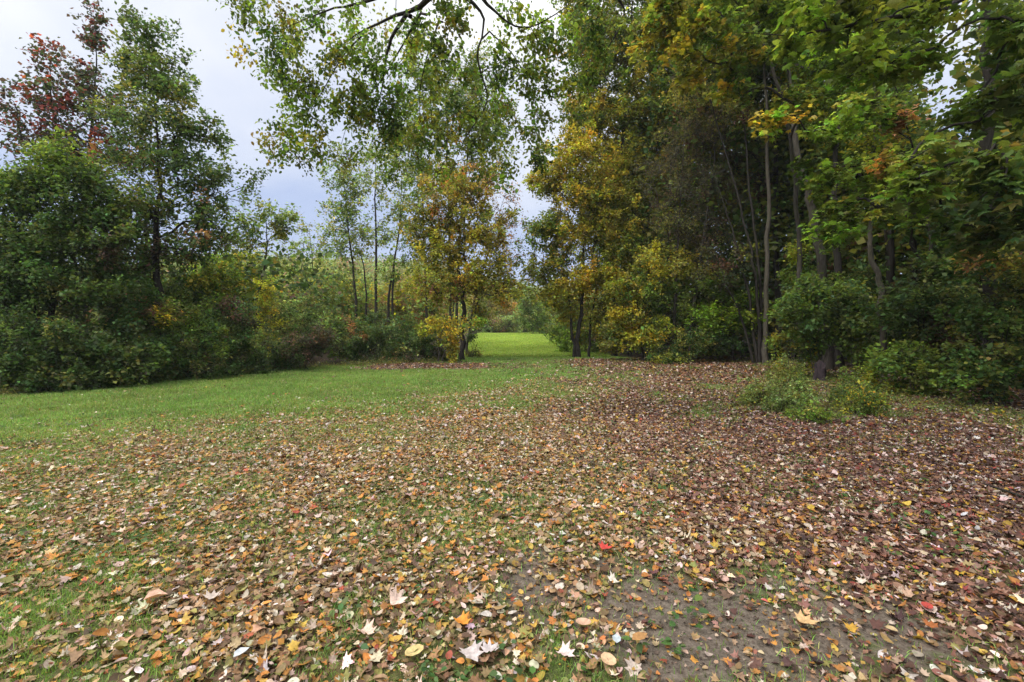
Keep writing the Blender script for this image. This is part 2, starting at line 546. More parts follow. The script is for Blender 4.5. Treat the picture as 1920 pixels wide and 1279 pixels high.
# higher in the sky the cloud is thin and bright, towards the horizon it is a blue grey bank
hz = N('ShaderNodeMapRange'); hz.clamp = False
hz.inputs['From Min'].default_value = .1; hz.inputs['From Max'].default_value = .6
hz.inputs['To Min'].default_value = -.24; hz.inputs['To Max'].default_value = .26
L(sep.outputs['Z'], hz.inputs['Value'])
a2 = N('ShaderNodeMath'); a2.operation = 'ADD'; L(cn.outputs['Fac'], a2.inputs[0]); L(hz.outputs['Result'], a2.inputs[1])
L(a2.outputs[0], cr.inputs['Fac'])
mx = N('ShaderNodeMix'); mx.data_type = 'RGBA'; mx.inputs[0].default_value = .9
L(sky.outputs[0], mx.inputs[6]); L(cr.outputs['Color'], mx.inputs[7])
L(mx.outputs[2], bg.inputs['Color']); L(bg.outputs[0], out.inputs['Surface'])

sl = bpy.data.lights.new('sun', 'SUN'); sl.energy = 1.5; sl.angle = math.radians(14); sl.color = (1.0, .95, .87)
so = bpy.data.objects.new('sun', sl); COL.objects.link(so); so.location = (-10, -10, 30)
az, el = math.radians(SUN_AZ), math.radians(SUN_EL)
sd = Vector((math.sin(az) * math.cos(el), math.cos(az) * math.cos(el), math.sin(el)))
so.rotation_euler = sd.to_track_quat('Z', 'Y').to_euler()

vs = scn.view_settings
scn.display_settings.display_device = 'sRGB'
vs.view_transform = 'Standard'; vs.look = 'None'; vs.gamma = 1.0; vs.exposure = 0.93
try:
    vs.use_curve_mapping = False
except Exception:
    pass
scn.cycles.max_bounces = 7; scn.cycles.diffuse_bounces = 4; scn.cycles.transmission_bounces = 4; scn.cycles.glossy_bounces = 2
scn.cycles.use_denoising = True

# ------------------------------------------------------------------ ground sheet
xs = np.concatenate([np.linspace(-700, -40, 34)[:-1], np.linspace(-40, -24, 17)[:-1], np.linspace(-24, 24, 241), np.linspace(24, 40, 17)[1:], np.linspace(40, 700, 34)[1:]])
ys = np.concatenate([np.linspace(-60, -4, 12)[:-1], np.linspace(-4, 30, 171), np.linspace(30, 90, 61)[1:], np.linspace(90, 900, 60)[1:]])
GX, GY = np.meshgrid(xs, ys)
GZ = ground_z(GX, GY)
nx, ny = len(xs), len(ys)
ii = (np.arange(ny - 1)[:, None] * nx + np.arange(nx - 1)[None]).ravel()
lit = litter(GX, GY); dr = dirt(GX, GY)
mead = sstep(23, 27, GY)
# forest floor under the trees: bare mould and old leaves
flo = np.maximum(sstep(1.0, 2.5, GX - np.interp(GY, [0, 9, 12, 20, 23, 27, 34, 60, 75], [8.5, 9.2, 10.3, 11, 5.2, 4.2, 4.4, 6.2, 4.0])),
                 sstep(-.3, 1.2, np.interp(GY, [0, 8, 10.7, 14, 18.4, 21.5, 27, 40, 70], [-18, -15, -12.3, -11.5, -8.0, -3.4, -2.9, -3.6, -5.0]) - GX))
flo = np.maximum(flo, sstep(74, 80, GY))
acc = Acc()
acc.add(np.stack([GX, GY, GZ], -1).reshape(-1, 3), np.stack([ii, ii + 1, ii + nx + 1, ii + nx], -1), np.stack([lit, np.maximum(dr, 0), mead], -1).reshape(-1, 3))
M_GROUND, nt, out = new_mat('ground')
N, L = nt.nodes.new, nt.links.new
at = N('ShaderNodeAttribute'); at.attribute_name = 'Col'
af = N('ShaderNodeAttribute'); af.attribute_name = 'Floor'
sp = N('ShaderNodeSeparateColor'); L(at.outputs['Color'], sp.inputs[0])
tc = N('ShaderNodeTexCoord')


def noise(scale, detail=5, rough=.6):
    n = N('ShaderNodeTexNoise'); n.inputs['Scale'].default_value = scale; n.inputs['Detail'].default_value = detail
    n.inputs['Roughness'].default_value = rough
    L(tc.outputs['Object'], n.inputs['Vector'])
    return n


def ramp(src, stops):
    c = N('ShaderNodeValToRGB')
    el = c.color_ramp.elements
    while len(el) < len(stops): el.new(.5)
    for q, (p, k) in zip(el, stops):
        q.position = p; q.color = (*k, 1)
    L(src, c.inputs['Fac'])
    return c.outputs['Color']


def mixc(fac, a, b):
    m = N('ShaderNodeMix'); m.data_type = 'RGBA'
    L(fac, m.inputs[0]); L(a, m.inputs[6]); L(b, m.inputs[7])
    return m.outputs[2]


def rng_(src, a, b, c=0, d=1):
    m = N('ShaderNodeMapRange'); m.inputs['From Min'].default_value = a; m.inputs['From Max'].default_value = b
    m.inputs['To Min'].default_value = c; m.inputs['To Max'].default_value = d
    L(src, m.inputs['Value'])
    return m.outputs['Result']


def add_(a, b):
    m = N('ShaderNodeMath'); m.operation = 'ADD'; L(a, m.inputs[0]); L(b, m.inputs[1])
    return m.outputs[0]


fine, mid, big = noise(60, 4), noise(7, 5), noise(.55, 4)
grass_c = ramp(fine.outputs['Fac'], [(.28, (.032, .042, .014)), (.55, (.065, .08, .025)), (.78, (.12, .11, .045))])
grass_d = ramp(mid.outputs['Fac'], [(.3, (.05, .08, .02)), (.7, (.09, .092, .034))])
hf = N('ShaderNodeValue'); hf.outputs[0].default_value = .5
grass = mixc(hf.outputs[0], grass_c, grass_d)
mead_c = ramp(big.outputs['Fac'], [(.3, (.19, .29, .03)), (.55, (.27, .36, .035)), (.75, (.34, .38, .05))])
grass = mixc(sp.outputs[2], grass, mead_c)
soil = noise(23, 8, .8)
dirt_c = ramp(soil.outputs['Fac'], [(.3, (.035, .027, .02)), (.5, (.105, .085, .068)), (.62, (.15, .125, .10)), (.75, (.22, .19, .16))])
lv_ = N('ShaderNodeTexVoronoi'); lv_.inputs['Scale'].default_value = 16; L(tc.outputs['Object'], lv_.inputs['Vector'])
lvs = N('ShaderNodeSeparateColor'); L(lv_.outputs['Color'], lvs.inputs[0])
lit_c = ramp(lvs.outputs[0], [(0, (.03, .018, .013)), (.4, (.07, .036, .025)), (.7, (.12, .066, .045)), (.9, (.18, .10, .06)), (1, (.24, .18, .14))])
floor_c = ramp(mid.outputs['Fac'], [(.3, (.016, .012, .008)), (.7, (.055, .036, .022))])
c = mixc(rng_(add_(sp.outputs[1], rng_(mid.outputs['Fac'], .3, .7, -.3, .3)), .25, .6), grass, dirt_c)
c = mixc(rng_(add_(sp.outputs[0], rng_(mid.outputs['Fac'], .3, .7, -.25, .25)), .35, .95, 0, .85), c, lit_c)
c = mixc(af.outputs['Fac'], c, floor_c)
pr = N('ShaderNodeBsdfPrincipled'); pr.inputs['Roughness'].default_value = .9; pr.inputs['Specular IOR Level'].default_value = .15
L(c, pr.inputs['Base Color'])
bp = N('ShaderNodeBump'); bp.inputs['Strength'].default_value = .7; bp.inputs['Distance'].default_value = .02
L(fine.outputs['Fac'], bp.inputs['Height']); L(bp.outputs[0], pr.inputs['Normal'])
L(pr.outputs[0], out.inputs['Surface'])
g = acc.build('ground', M_GROUND, smooth=True)
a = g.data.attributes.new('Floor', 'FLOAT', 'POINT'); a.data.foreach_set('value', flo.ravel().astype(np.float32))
tag(g, kind='structure')

# ------------------------------------------------------------------ grass blades
r = np.random.default_rng(21)


def blades(acc, x, y, h, wd, col, lean=.45, seg=False):
    n = len(x)
    z = ground_z(x, y)
    th = r.random(n) * 6.283
    s = np.stack([np.cos(th), np.sin(th), np.zeros(n)], 1)
    ln = r.normal(0, lean, (n, 2))
    b = np.stack([x, y, z - .004], 1)
    m = b + np.stack([ln[:, 0] * h * .35, ln[:, 1] * h * .35, h * .6], 1)
    t = b + np.stack([ln[:, 0] * h, ln[:, 1] * h, h * (1 - .3 * np.minimum(1, np.hypot(ln[:, 0], ln[:, 1])))], 1)
    W = np.stack([b - s * wd[:, None] / 2, b + s * wd[:, None] / 2, m + s * wd[:, None] * .4, t, m - s * wd[:, None] * .4], 1)
    f = np.array([[0, 1, 2, 4]]); f2 = np.array([[4, 2, 3]])
    o = (np.arange(n) * 5)[:, None, None]
    V = W.reshape(-1, 3)
    acc.add(V, (f[None] + o).reshape(-1, 4), np.repeat(col, 5, 0))
    acc.f.append((f2[None] + o + acc.off - len(V)).ravel()); acc.n.append(np.full(n, 3, np.int64))


LAWN = [(3, (.145, .27, .05)), (2, (.185, .295, .065)), (2, (.105, .215, .04)), (1.4, (.26, .25, .10))]
ga = Acc()
y = 1.0 + 26 * r.random(1450000) ** 1.4
x = (r.random(len(y)) * 2 - 1) * (y * 1.3 + 2.4)
D = litter(x, y); Dt = dirt(x, y)
tuft = fnoise(x, y, 3.2, 77)
keep = r.random(len(y)) < np.clip((1.05 - D * 1.0) * (.35 + 1.1 * tuft), 0, 1) * (1 - .93 * np.clip(Dt * 1.3, 0, 1)) * (1 - .5 * (D > .8))
fl = np.interp(y, [0, 8, 10.7, 14, 18.4, 21.5, 27, 40], [-18, -15, -12.3, -11.5, -8.0, -3.4, -2.9, -3.6])
fr = np.interp(y, [0, 9, 12, 20, 23, 27], [8.5, 9.2, 10.3, 11, 5.2, 4.2])
keep &= (x > fl - .2) & (x < fr + 1) & (r.random(len(y)) > .75 * sstep(.8, 2.2, x) * sstep(7, 4, y))
x, y, tuft = x[keep], y[keep], tuft[keep]
sc = np.clip(y / 5, .9, 3.2)
h = (.034 + .03 * r.random(len(x))) * (.6 + .9 * tuft) * np.clip(y / 6, .9, 1.4)
gc = jit(pick(LAWN, len(x), r), r, .2, .08)
gp = fnoise(x, y, .45, 83)[:, None]; gq = fnoise(x, y, 1.7, 85)[:, None]
gc = gc * (.72 + .55 * gq) * (1 + (gp - .5) * np.array([.45, .1, .2]))
blades(ga, x, y, h, .0042 * sc * (.7 + .6 * r.random(len(x))), gc, .5)
# meadow beyond the gap
y = 25 + 48 * r.random(120000) ** 1.3
x = -5 + 12 * r.random(len(y)); keep = (x > -3.4 - (y - 25) * .05) & (x < 5.4)
x, y = x[keep], y[keep]
blades(ga, x, y, .10 + .10 * r.random(len(x)), .02 + .02 * r.random(len(x)), jit(pick([(3, (.20, .32, .045)), (2, (.26, .36, .06)), (1, (.34, .36, .10))], len(x), r), r, .2, .08) * (.85 + .3 * fnoise(x, y, .35, 87))[:, None], .6)
tag(ga.build('grass', M_GRASS), kind='stuff')

# ------------------------------------------------------------------ fallen leaves
LIT_TAN = [(4, (.27, .18, .10)), (3.4, (.18, .11, .055)), (2.6, (.40, .325, .255)), (2.0, (.34, .15, .035)), (1.2, (.35, .23, .05)), (2.6, (.095, .056, .034)),
           (.6, (.50, .43, .40)), (.25, (.28, .07, .04)), (1.2, (.19, .165, .05))]
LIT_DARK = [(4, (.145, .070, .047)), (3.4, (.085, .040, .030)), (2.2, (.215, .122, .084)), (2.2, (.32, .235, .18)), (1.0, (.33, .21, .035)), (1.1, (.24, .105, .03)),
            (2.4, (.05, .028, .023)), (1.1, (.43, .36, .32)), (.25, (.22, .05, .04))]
LIT_SHADE = [(4, (.085, .042, .034)), (4, (.048, .027, .024)), (2, (.14, .075, .055)), (1.8, (.30, .225, .19)), (1.1, (.30, .18, .03)), (.8, (.20, .08, .028)), (.9, (.42, .36, .35)), (.4, (.20, .035, .03))]  # darker litter tones with the shade at the right painted in
la = Acc()


def scatter(n, y0, y1, tpl, dens_pow, size, seed, zlift=.02, tilt=.4, wmul=1.0):
    r = np.random.default_rng(seed)
    u = r.random(n)
    y = (y0 ** dens_pow + (y1 ** dens_pow - y0 ** dens_pow) * u) ** (1 / dens_pow)
    x = (r.random(n) * 2 - 1) * (y * 1.3 + 3.2)
    D = litter(x, y)
    k = r.random(n) < D * (.9)
    k &= (x < np.interp(y, [0, 9, 12, 20, 23, 27], [8.5, 9.2, 10.3, 11, 5.2, 4.2]) + 3)
    x, y, D = x[k], y[k], D[k]; n = len(x)
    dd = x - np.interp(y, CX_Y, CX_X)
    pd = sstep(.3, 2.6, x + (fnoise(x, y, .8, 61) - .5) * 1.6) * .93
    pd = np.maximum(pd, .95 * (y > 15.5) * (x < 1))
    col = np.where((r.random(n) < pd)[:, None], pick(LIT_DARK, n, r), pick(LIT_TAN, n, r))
    pm = sstep(2.2, 5.2, x + (fnoise(x, y, .7, 67) - .5) * 2.5) * .8 * sstep(14, 9, y)  # right foreground, where the shade is put into the leaf colour
    col = np.where((r.random(n) < pm)[:, None], pick(LIT_SHADE, n, r), col)
    col = jit(col, r, .22, .07)
    s = size * np.clip(np.exp(r.normal(0, .36, n)), .4, 1.9)
    z = ground_z(x, y) + .006 + zlift * r.random(n) * (.4 + D)
    pos = np.stack([x, y, z], 1)
    nr = np.array([0, 0, 1.0]) + r.normal(0, tilt, (n, 3)) * np.array([1, 1, .3])
    nr[:, 2] = np.abs(nr[:, 2])
    dirs = r.normal(0, 1, (n, 3))
    leaves_into(la, tpl, pos, nr, dirs, s, col, curl=r.normal(0, .36, (n, 3)) + np.array([.22, .16, 0]), wid=wmul * (.75 + .5 * r.random(n)))


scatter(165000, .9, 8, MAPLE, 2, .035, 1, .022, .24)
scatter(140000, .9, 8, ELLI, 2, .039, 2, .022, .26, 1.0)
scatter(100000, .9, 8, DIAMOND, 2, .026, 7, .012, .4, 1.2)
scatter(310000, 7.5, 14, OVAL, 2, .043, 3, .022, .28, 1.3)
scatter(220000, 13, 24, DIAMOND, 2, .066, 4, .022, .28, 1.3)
# crumbs of leaf, bark and soil on the bare patch
cr_r = np.random.default_rng(64)
n = 26000
x, y = -1.5 + 6 * cr_r.random(n), 1.6 + 3 * cr_r.random(n)
k = cr_r.random(n) < dirt(x, y) * .9 + .06; x, y = x[k], y[k]; n = len(x)
leaves_into(la, DIAMOND, np.stack([x, y, ground_z(x, y) + .004], 1), np.array([0, 0, 1.0]) + cr_r.normal(0, .5, (n, 3)), cr_r.normal(0, 1, (n, 3)), .010 * np.exp(cr_r.normal(0, .5, n)),
            jit(pick([(3, (.07, .05, .036)), (2, (.15, .11, .08)), (1, (.24, .18, .13)), (1, (.03, .022, .018))], n, cr_r), cr_r, .2, .06), wid=.5 + 1.2 * cr_r.random(n))
tag(la.build('leaf_litter', M_LITTER), kind='stuff')


def gpt(px, py):
    """ground point seen at a photo position"""
    Y = CAM_H * F / (py - 615.0)
    for _ in range(8):
        p = P(px, py, Y)
        gz = float(ground_z(p[0], p[1]))
        Y = max(.5, (CAM_H - gz) * F / (py - 615.0)) * .5 + Y * .5
    p = P(px, py, Y); p[2] = float(ground_z(p[0], p[1]))
    return p


def big_leaf(px, py, size, col, shape, label, curl=(.3, .3, 0), ang=0.0, tilt=(0, 0), back=None):
    p = gpt(px, py)
    size *= .82
    a = Acc()
    V, Fc = shape
    p0 = p + np.array([0, 0, .045])
    d = np.array([[math.sin(ang), math.cos(ang), 0.0]])
    nr = np.array([[tilt[0], tilt[1], 1.0]])
    c = np.array([col])
    leaves_into(a, shape, p0[None] - d * size * .45, nr, d, np.array([size]), c, curl=np.array([curl]))
    o = a.build('fallen_leaf', M_LITTER, p0)
    bl = a.v[0]
    st = Acc(); tube(st, [bl[0 if shape is not MAPLE else 1], bl[0 if shape is not MAPLE else 1] - d[0] * size * .3 + [0, 0, .004], bl[0 if shape is not MAPLE else 1] - d[0] * size * .55 - [0, 0, .012]],
                     [.0016, .0013, .001], 4)
    tag(o, label, 'fallen leaf', 'large fallen leaves in the foreground')
    s_ = st.build('stalk', M_BARK_L, p0, colour=False); s_.parent = o; s_.location = (0, 0, 0)
    return o


# a rounder leaf with a finely shaped edge for the few large ones
_el = [(math.sin(t) * .36 * (1 + .05 * (i % 2)), .5 - .5 * math.cos(t) + .02 * (i % 2)) for i, t in enumerate(np.linspace(0, 2 * math.pi, 19)[:-1])]
ROUND = (np.array([[0, .5, -.03]] + [[x_, y_, .02] for x_, y_ in _el]), np.array([[0, i + 1, (i + 1) % 18 + 1] for i in range(18)]))
big_leaf(775, 1252, .115, (.46, .36, .16), ROUND, 'large pale yellow oval leaf lying flat near the bottom edge, left of centre', (.15, .1, 0), .9)
big_leaf(690, 1216, .10, (.58, .42, .34), MAPLE, 'pale pinkish leaf curled on the grass just above the yellow oval leaf', (.8, .6, .2), 2.1)
big_leaf(402, 1142, .11, (0.41, 0.34, 0.30), MAPLE, 'pale pinkish white lobed leaf alone on green grass in the left foreground', (.5, .4, .2), .4)
big_leaf(885, 1258, .13, (0.41, 0.36, 0.35), MAPLE, 'large whitish lobed leaf on bare soil at the bottom edge', (.5, .2, .1), 2.6)
big_leaf(920, 1250, .10, (0.44, 0.39, 0.39), MAPLE, 'bright whitish leaf overlapping the larger whitish one at the bottom edge', (.7, .5, -.2), .8)
big_leaf(1156, 1229, .085, (.34, .39, .42), OVAL, 'blue grey upturned leaf on the bare soil beside a curled brown leaf', (.4, .3, 0), .2)
big_leaf(1198, 1236, .11, (.30, .16, .06), OVAL, 'curled brown leaf shaped like a cup on the bare soil', (1.6, 1.0, 0), 1.2)
big_leaf(868, 1194, .10, (.50, .20, .03), MAPLE, 'bright orange lobed leaf beside green weeds in the near foreground', (.6, .5, .2), 2.4)
big_leaf(1136, 1045, .11, (.42, .05, .04), MAPLE, 'red lobed leaf among pale leaves right of centre', (.4, .3, .2), 1.4)
big_leaf(1512, 1192, .12, (.46, .30, .15), MAPLE, 'tan lobed leaf lying on the bare soil in the right foreground', (.4, .3, .1), 1.8)
big_leaf(1738, 1161, .085, (.33, .05, .04), ROUND, 'dark red leaf lying flat in the right foreground', (.2, .1, 0), .6)
big_leaf(452, 1256, .095, (.44, .47, .50), OVAL, 'slender blue grey leaf at the bottom edge in the left foreground', (.5, .2, 0), .5)
big_leaf(1140, 1268, .11, (.50, .33, .20), ROUND, 'rounded tan leaf cut by the bottom edge right of centre', (.2, .2, 0), 2.9)
big_leaf(290, 1146, .14, (.48, .30, .22), OVAL, 'long brownish pink leaf rolled lengthwise in the left foreground', (1.2, .2, .1), 1.0)
big_leaf(1062, 1258, .10, (.56, .44, .42), MAPLE, 'pale mauve leaf with curled lobes on soil at the bottom, right of the whitish pair', (.6, .4, .3), 2.2)
big_leaf(1092, 1196, .10, (.42, .27, .19), ROUND, 'tan leaf with a raised edge above the curled brown leaf', (.5, .4, 0), 1.9)
big_leaf(745, 1150, .12, (.60, .45, .38), MAPLE, 'large pale pink crumpled leaf standing on the grass below centre', (.9, .6, .4), 1.2, (.3, -.4))
big_leaf(1326, 1112, .085, (.52, .42, .36), OVAL, 'pale buff oval leaf on the soil above the bare patch', (.4, .2, 0), 2.0)

# ================================================================== LEFT SIDE
grow('tall_tree', 'tallest tree on the left, narrow pointed airy crown, bare dark trunk showing through', 'tree',
     [S(14.6, 24, 3, (303, 712), (296, 560), (292, 450), (299, 330), (288, 180), (283, 45))],
     [B(284, 70, 38, 40, 14.6, G_BLUE), B(268, 130, 62, 45, 14.6, mix((3, G_BLUE), (1, G_MID)), .9), B(315, 150, 52, 45, 14.6, G_BLUE, .9),
      B(300, 215, 95, 55, 14.6, mix((3, G_BLUE), (1, OLIVE)), .8), B(350, 270, 75, 55, 14.6, G_BLUE, .75), B(265, 290, 75, 60, 14.6, mix((3, G_BLUE), (1, OLIVE), (.4, RUST)), .7),
      B(390, 330, 70, 50, 14.6, G_BLUE, .7), B(310, 365, 90, 60, 14.6, mix((3, G_BLUE), (1, OLIVE)), .7), B(415, 405, 55, 40, 14.6, G_BLUE, .65),
      B(245, 400, 70, 60, 14.6, mix((2, G_BLUE), (1, BROWNG)), .75), B(360, 430, 75, 50, 14.6, mix((2, G_BLUE), (1, RUST)), .7), B(290, 470, 80, 50, 14.6, mix((2, G_DARK), (1, BROWNG)), .8)],
     leaf=.10, cover=.42, clump=.42, dens=1.15, bark=M_BARK_D, seed=1, tip=.007, twigs=5)
grow('red_tinged_tree', 'sparse tree with dark red tinted leaves rising behind the bushy green one, far left', 'tree',
     [S(17, 18, 3, (150, 705), (140, 500), (120, 330), (98, 200), (92, 85)), S(17, 13, 3, (160, 705), (165, 450), (170, 250), (180, 120), (181, 30))],
     [B(95, 110, 34, 40, 17, REDG, .75), B(70, 185, 60, 50, 17, REDG, .7), B(178, 65, 12, 45, 17, REDG, 2.2, .3), B(165, 150, 28, 45, 17, REDG, .7), B(125, 200, 55, 50, 17, REDG, .8),
      B(195, 210, 42, 50, 17, mix((2, REDG), (1, G_DARK)), .75), B(45, 240, 55, 35, 17, REDG, .6), B(130, 270, 90, 45, 17, REDG, .8), B(210, 300, 45, 45, 17, mix((2, REDG), (1, G_BLUE)), .7)],
     leaf=.13, cover=.40, clump=.45, dens=1.05, bark=M_BARK_D, seed=2, twigs=4, odd_share=.5)
grow('bushy_tree', 'dense broad dark green tree with lighter yellow green top, at the left edge', 'tree',
     [S(12.9, 22, 5, (95, 738), (100, 600), (120, 450), (130, 340)), S(12.9, 14, 4, (110, 738), (60, 560), (40, 430))],
     [B(125, 315, 70, 38, 12.9, G_MID), B(170, 360, 70, 50, 12.9, mix((2, G_MID), (2, G_DARK))), B(70, 360, 65, 50, 12.9, mix((2, G_DARK), (1, G_MID))), B(10, 390, 50, 55, 12.9, mix((1, G_YEL), (2, G_MID))),
      B(120, 430, 105, 60, 12.9, G_DARK, 1.2), B(30, 470, 70, 60, 12.9, G_DARK), B(200, 450, 65, 65, 12.9, mix((3, G_DARK), (1, BROWNG)), 1.1), B(110, 520, 120, 60, 12.9, G_DARK, 1.3),
      B(210, 540, 60, 60, 12.9, G_DARK), B(20, 560, 70, 60, 12.9, mix((3, G_DARK), (1, BROWNG)), 1.1)],
     leaf=.095, cover=.62, clump=.42, dens=1.2, bark=M_BARK_D, seed=3)
grow('leaning_sapling', 'slender sapling with crooked stem and flat topped crown against the sky', 'tree',
     [S(20, 12, 4, (484, 690), (484, 600), (482, 560), (496, 505), (500, 450), (498, 400))],
     [B(490, 410, 45, 28, 20, mix((2, PALE), (2, G_MID), (1, OLIVE_Y)), .9), B(455, 440, 40, 30, 20, mix((1, PALE), (2, G_MID)), .8), B(535, 415, 40, 18, 20, mix((2, PALE), (1, G_MID)), .8), B(510, 440, 28, 22, 20, OLIVE_Y, .8),
      B(440, 400, 26, 20, 20, G_MID, .7)],
     leaf=.12, cover=.38, clump=.42, bark=M_BARK_D, seed=4)
grow('yellow_green_tree', 'small bright yellow green tree behind the bushes, beside the crooked sapling', 'tree',
     [S(22, 8, 3, (438, 690), (436, 600), (440, 500))],
     [B(440, 500, 48, 32, 22, mix((2, G_YEL), (2, G_LITE))), B(420, 540, 55, 35, 22, mix((1, G_YEL), (2, G_LITE)), 1.1), B(460, 550, 35, 40, 22, mix((2, G_YEL), (2, G_LITE))), B(385, 560, 45, 40, 22, G_MID), B(420, 610, 60, 40, 22, mix((1, G_LITE), (2, G_MID)))],
     leaf=.14, cover=.6, clump=.45, seed=5)

LS = 'bushes along the left edge of the lawn'
shrub('bush', 'very dark green bush at the far left end of the lawn edge', 40, 11.4, [B(30, 640, 95, 60, 11.4, G_DARK, 1.2), B(40, 700, 85, 35, 11.2, G_DARK, 1.2)], seed=1, group=LS, cover=.7)
shrub('bush', 'dark bush with bluish broad leaves under the bushy tree, left', 165, 12.2, [B(150, 660, 75, 50, 12.2, mix((2, G_DARK), (1, G_BLUE)), 1.1), B(200, 690, 70, 30, 12.0, G_DARK, 1.2)], seed=2, group=LS, leaf=.10, cover=.7)
shrub('flat_topped_bush', 'bush with layered pale rosy yellow leaves in front of the tallest tree', 262, 13.6, [B(235, 592, 70, 20, 13.6, mix((3, ROSY), (1, G_MID)), 1.4), B(305, 588, 40, 18, 13.6, mix((2, ROSY), (1, GOLD)), 1.3), B(250, 640, 70, 35, 13.5, mix((3, G_MID), (1, G_DARK)), 1.0)], seed=3, group=LS, upright=1.5)
shrub('bush', 'low green bush with heart shaped leaves at the foot of the tallest tree', 250, 12.9, [B(235, 700, 65, 25, 12.7, mix((1, G_MID), (2, G_DARK)), 1.2), B(285, 670, 40, 30, 12.9, G_DARK, 1.1)], seed=4, group=LS, leaf=.10)
shrub('bush', 'rounded dark green bush just right of the trunk of the tallest tree', 365, 14.2, [B(365, 640, 62, 50, 14.2, mix((1, G_DARK), (2, G_MID)), 1.2), B(370, 690, 65, 24, 14.1, G_DARK, 1.2), B(350, 590, 45, 30, 14.2, G_MID)], seed=5, group=LS)
shrub('bush', 'grey brown topped bush between the dark bushes on the left', 438, 15.6, [B(435, 590, 50, 36, 15.6, mix((3, BROWNG), (1, G_BLUE)), 1.1), B(450, 640, 55, 40, 15.6, mix((2, G_BLUE), (1, G_DARK)), 1.2), B(445, 688, 60, 20, 15.4, G_DARK, 1.2)], seed=6, group=LS)
shrub('bush', 'low dark brownish bush at the lawn edge left of the leaf strip', 570, 17.2, [B(560, 655, 58, 26, 17.2, mix((2, BROWNG), (1, G_DARK)), 1.3), B(520, 680, 50, 18, 17, G_DARK, 1.2), B(600, 640, 35, 22, 17.2, BROWNG, 1.2)], seed=7, group=LS, leaf=.07)
shrub('bush', 'tall dark green bush behind the rosy layered one', 345, 16.0, [B(330, 560, 70, 45, 16, mix((1, G_DARK), (2, G_MID)), 1.2), B(390, 540, 50, 50, 16, mix((2, G_MID), (1, OLIVE_Y)), 1.1), B(280, 540, 50, 45, 16, mix((2, G_DARK), (1, BROWNG)), 1.1)], seed=8, group=LS, clump=.4, leaf=.10)
shrub('bush', 'slender yellow leaved bush standing upright left of centre', 496, 18.2, [B(498, 560, 16, 50, 18.2, mix((3, G_YEL), (1, GOLD)), 1.2, .4), B(500, 630, 20, 35, 18.2, mix((2, G_YEL), (1, G_MID)), 1.1, .5)], seed=9, group=LS)
shrub('bush', 'grey green bush behind the brownish low one', 560, 20.0, [B(555, 600, 60, 40, 20, mix((2, G_BLUE), (2, PALE)), 1.1), B(610, 625, 50, 35, 20, mix((1, G_BLUE), (1, G_MID), (1, PALE)), 1.1)], seed=10, group=LS, clump=.38, leaf=.10)
shrub('bush', 'small bright green bush in the gap behind the brownish low one', 640, 21.5, [B(640, 655, 32, 22, 21.5, mix((2, G_LITE), (1, G_MID)), 1.2), B(660, 625, 40, 28, 21.5, mix((2, G_MID), (1, RUST)), 1.1)], seed=11, group=LS, clump=.35, leaf=.10)
shrub('bush', 'blue green rounded bush left of the central maple', 725, 21.5, [B(715, 625, 60, 35, 21.5, G_BLUE, 1.2), B(690, 660, 50, 20, 21.3, mix((2, G_BLUE), (1, G_DARK)), 1.2), B(755, 645, 40, 26, 21.4, G_BLUE, 1.1)], seed=12, group=LS, clump=.38, leaf=.10)
shrub('bush', 'low dark red brown bush beside the strip of fallen leaves', 745, 20.9, [B(745, 672, 45, 12, 20.9, mix((2, BROWNG), (2, RUST), (1, G_DARK)), 1.3), B(690, 678, 40, 9, 20.7, mix((1, BROWNG), (1, G_DARK)), 1.2)], seed=13, group=LS, leaf=.07)
shrub('bush', 'dark shaded bush immediately left of the central maple trunk', 800, 22.0, [B(795, 640, 30, 35, 22, mix((2, G_DARK), (1, OLIVE)), 1.2), B(815, 665, 35, 12, 21.8, mix((1, BROWNG), (1, G_DARK)), 1.2)], seed=14, group=LS, leaf=.09)

# the middle distance between the bushes and the sky
MT = 'thin pale trees beyond the bushes'
grow('slim_tree', 'straight slim tree with the darkest trunk of the airy pale group', 'tree', [S(28, 12, 3, (707, 650), (706, 560), (704, 400), (703, 270))],
     [B(703, 330, 30, 60, 28, PALE, .7), B(715, 420, 35, 50, 28, PALE, .6), B(690, 280, 22, 30, 28, PALE, .55)], MT, leaf=.14, cover=.30, clump=.5, bark=M_BARK_D, seed=21)
grow('slim_tree', 'slim leafy tree leftmost of the airy pale group', 'tree', [S(29, 9, 3, (668, 650), (666, 540), (652, 420), (640, 290)), S(29, 7, 3, (690, 640), (684, 520), (672, 460))],
     [B(637, 330, 32, 50, 29, mix((2, PALE), (1, G_MID)), .95), B(640, 400, 42, 45, 29, mix((2, PALE), (1, G_MID)), .95), B(665, 450, 40, 40, 29, mix((2, PALE), (1, OLIVE_Y)), .8), B(620, 470, 36, 28, 29, PALE, .7), B(660, 360, 25, 50, 29, PALE, .7)], MT, leaf=.15, cover=.36, clump=.5, bark=M_BARK_D, seed=22)
grow('slim_tree', 'forked slim tree rightmost of the airy pale group', 'tree', [S(27, 9, 3, (728, 650), (729, 560), (748, 430), (754, 320)), S(27, 7, 3, (738, 650), (737, 520), (752, 410), (765, 300))],
     [B(752, 380, 30, 60, 27, PALE, .65), B(745, 500, 34, 28, 27, mix((2, G_MID), (1, PALE)), .9), B(770, 440, 30, 45, 27, mix((1, G_MID), (1, PALE)), .8), B(742, 310, 25, 40, 27, PALE, .5)], MT, leaf=.14, cover=.33, clump=.5, bark=M_BARK_D, seed=23)
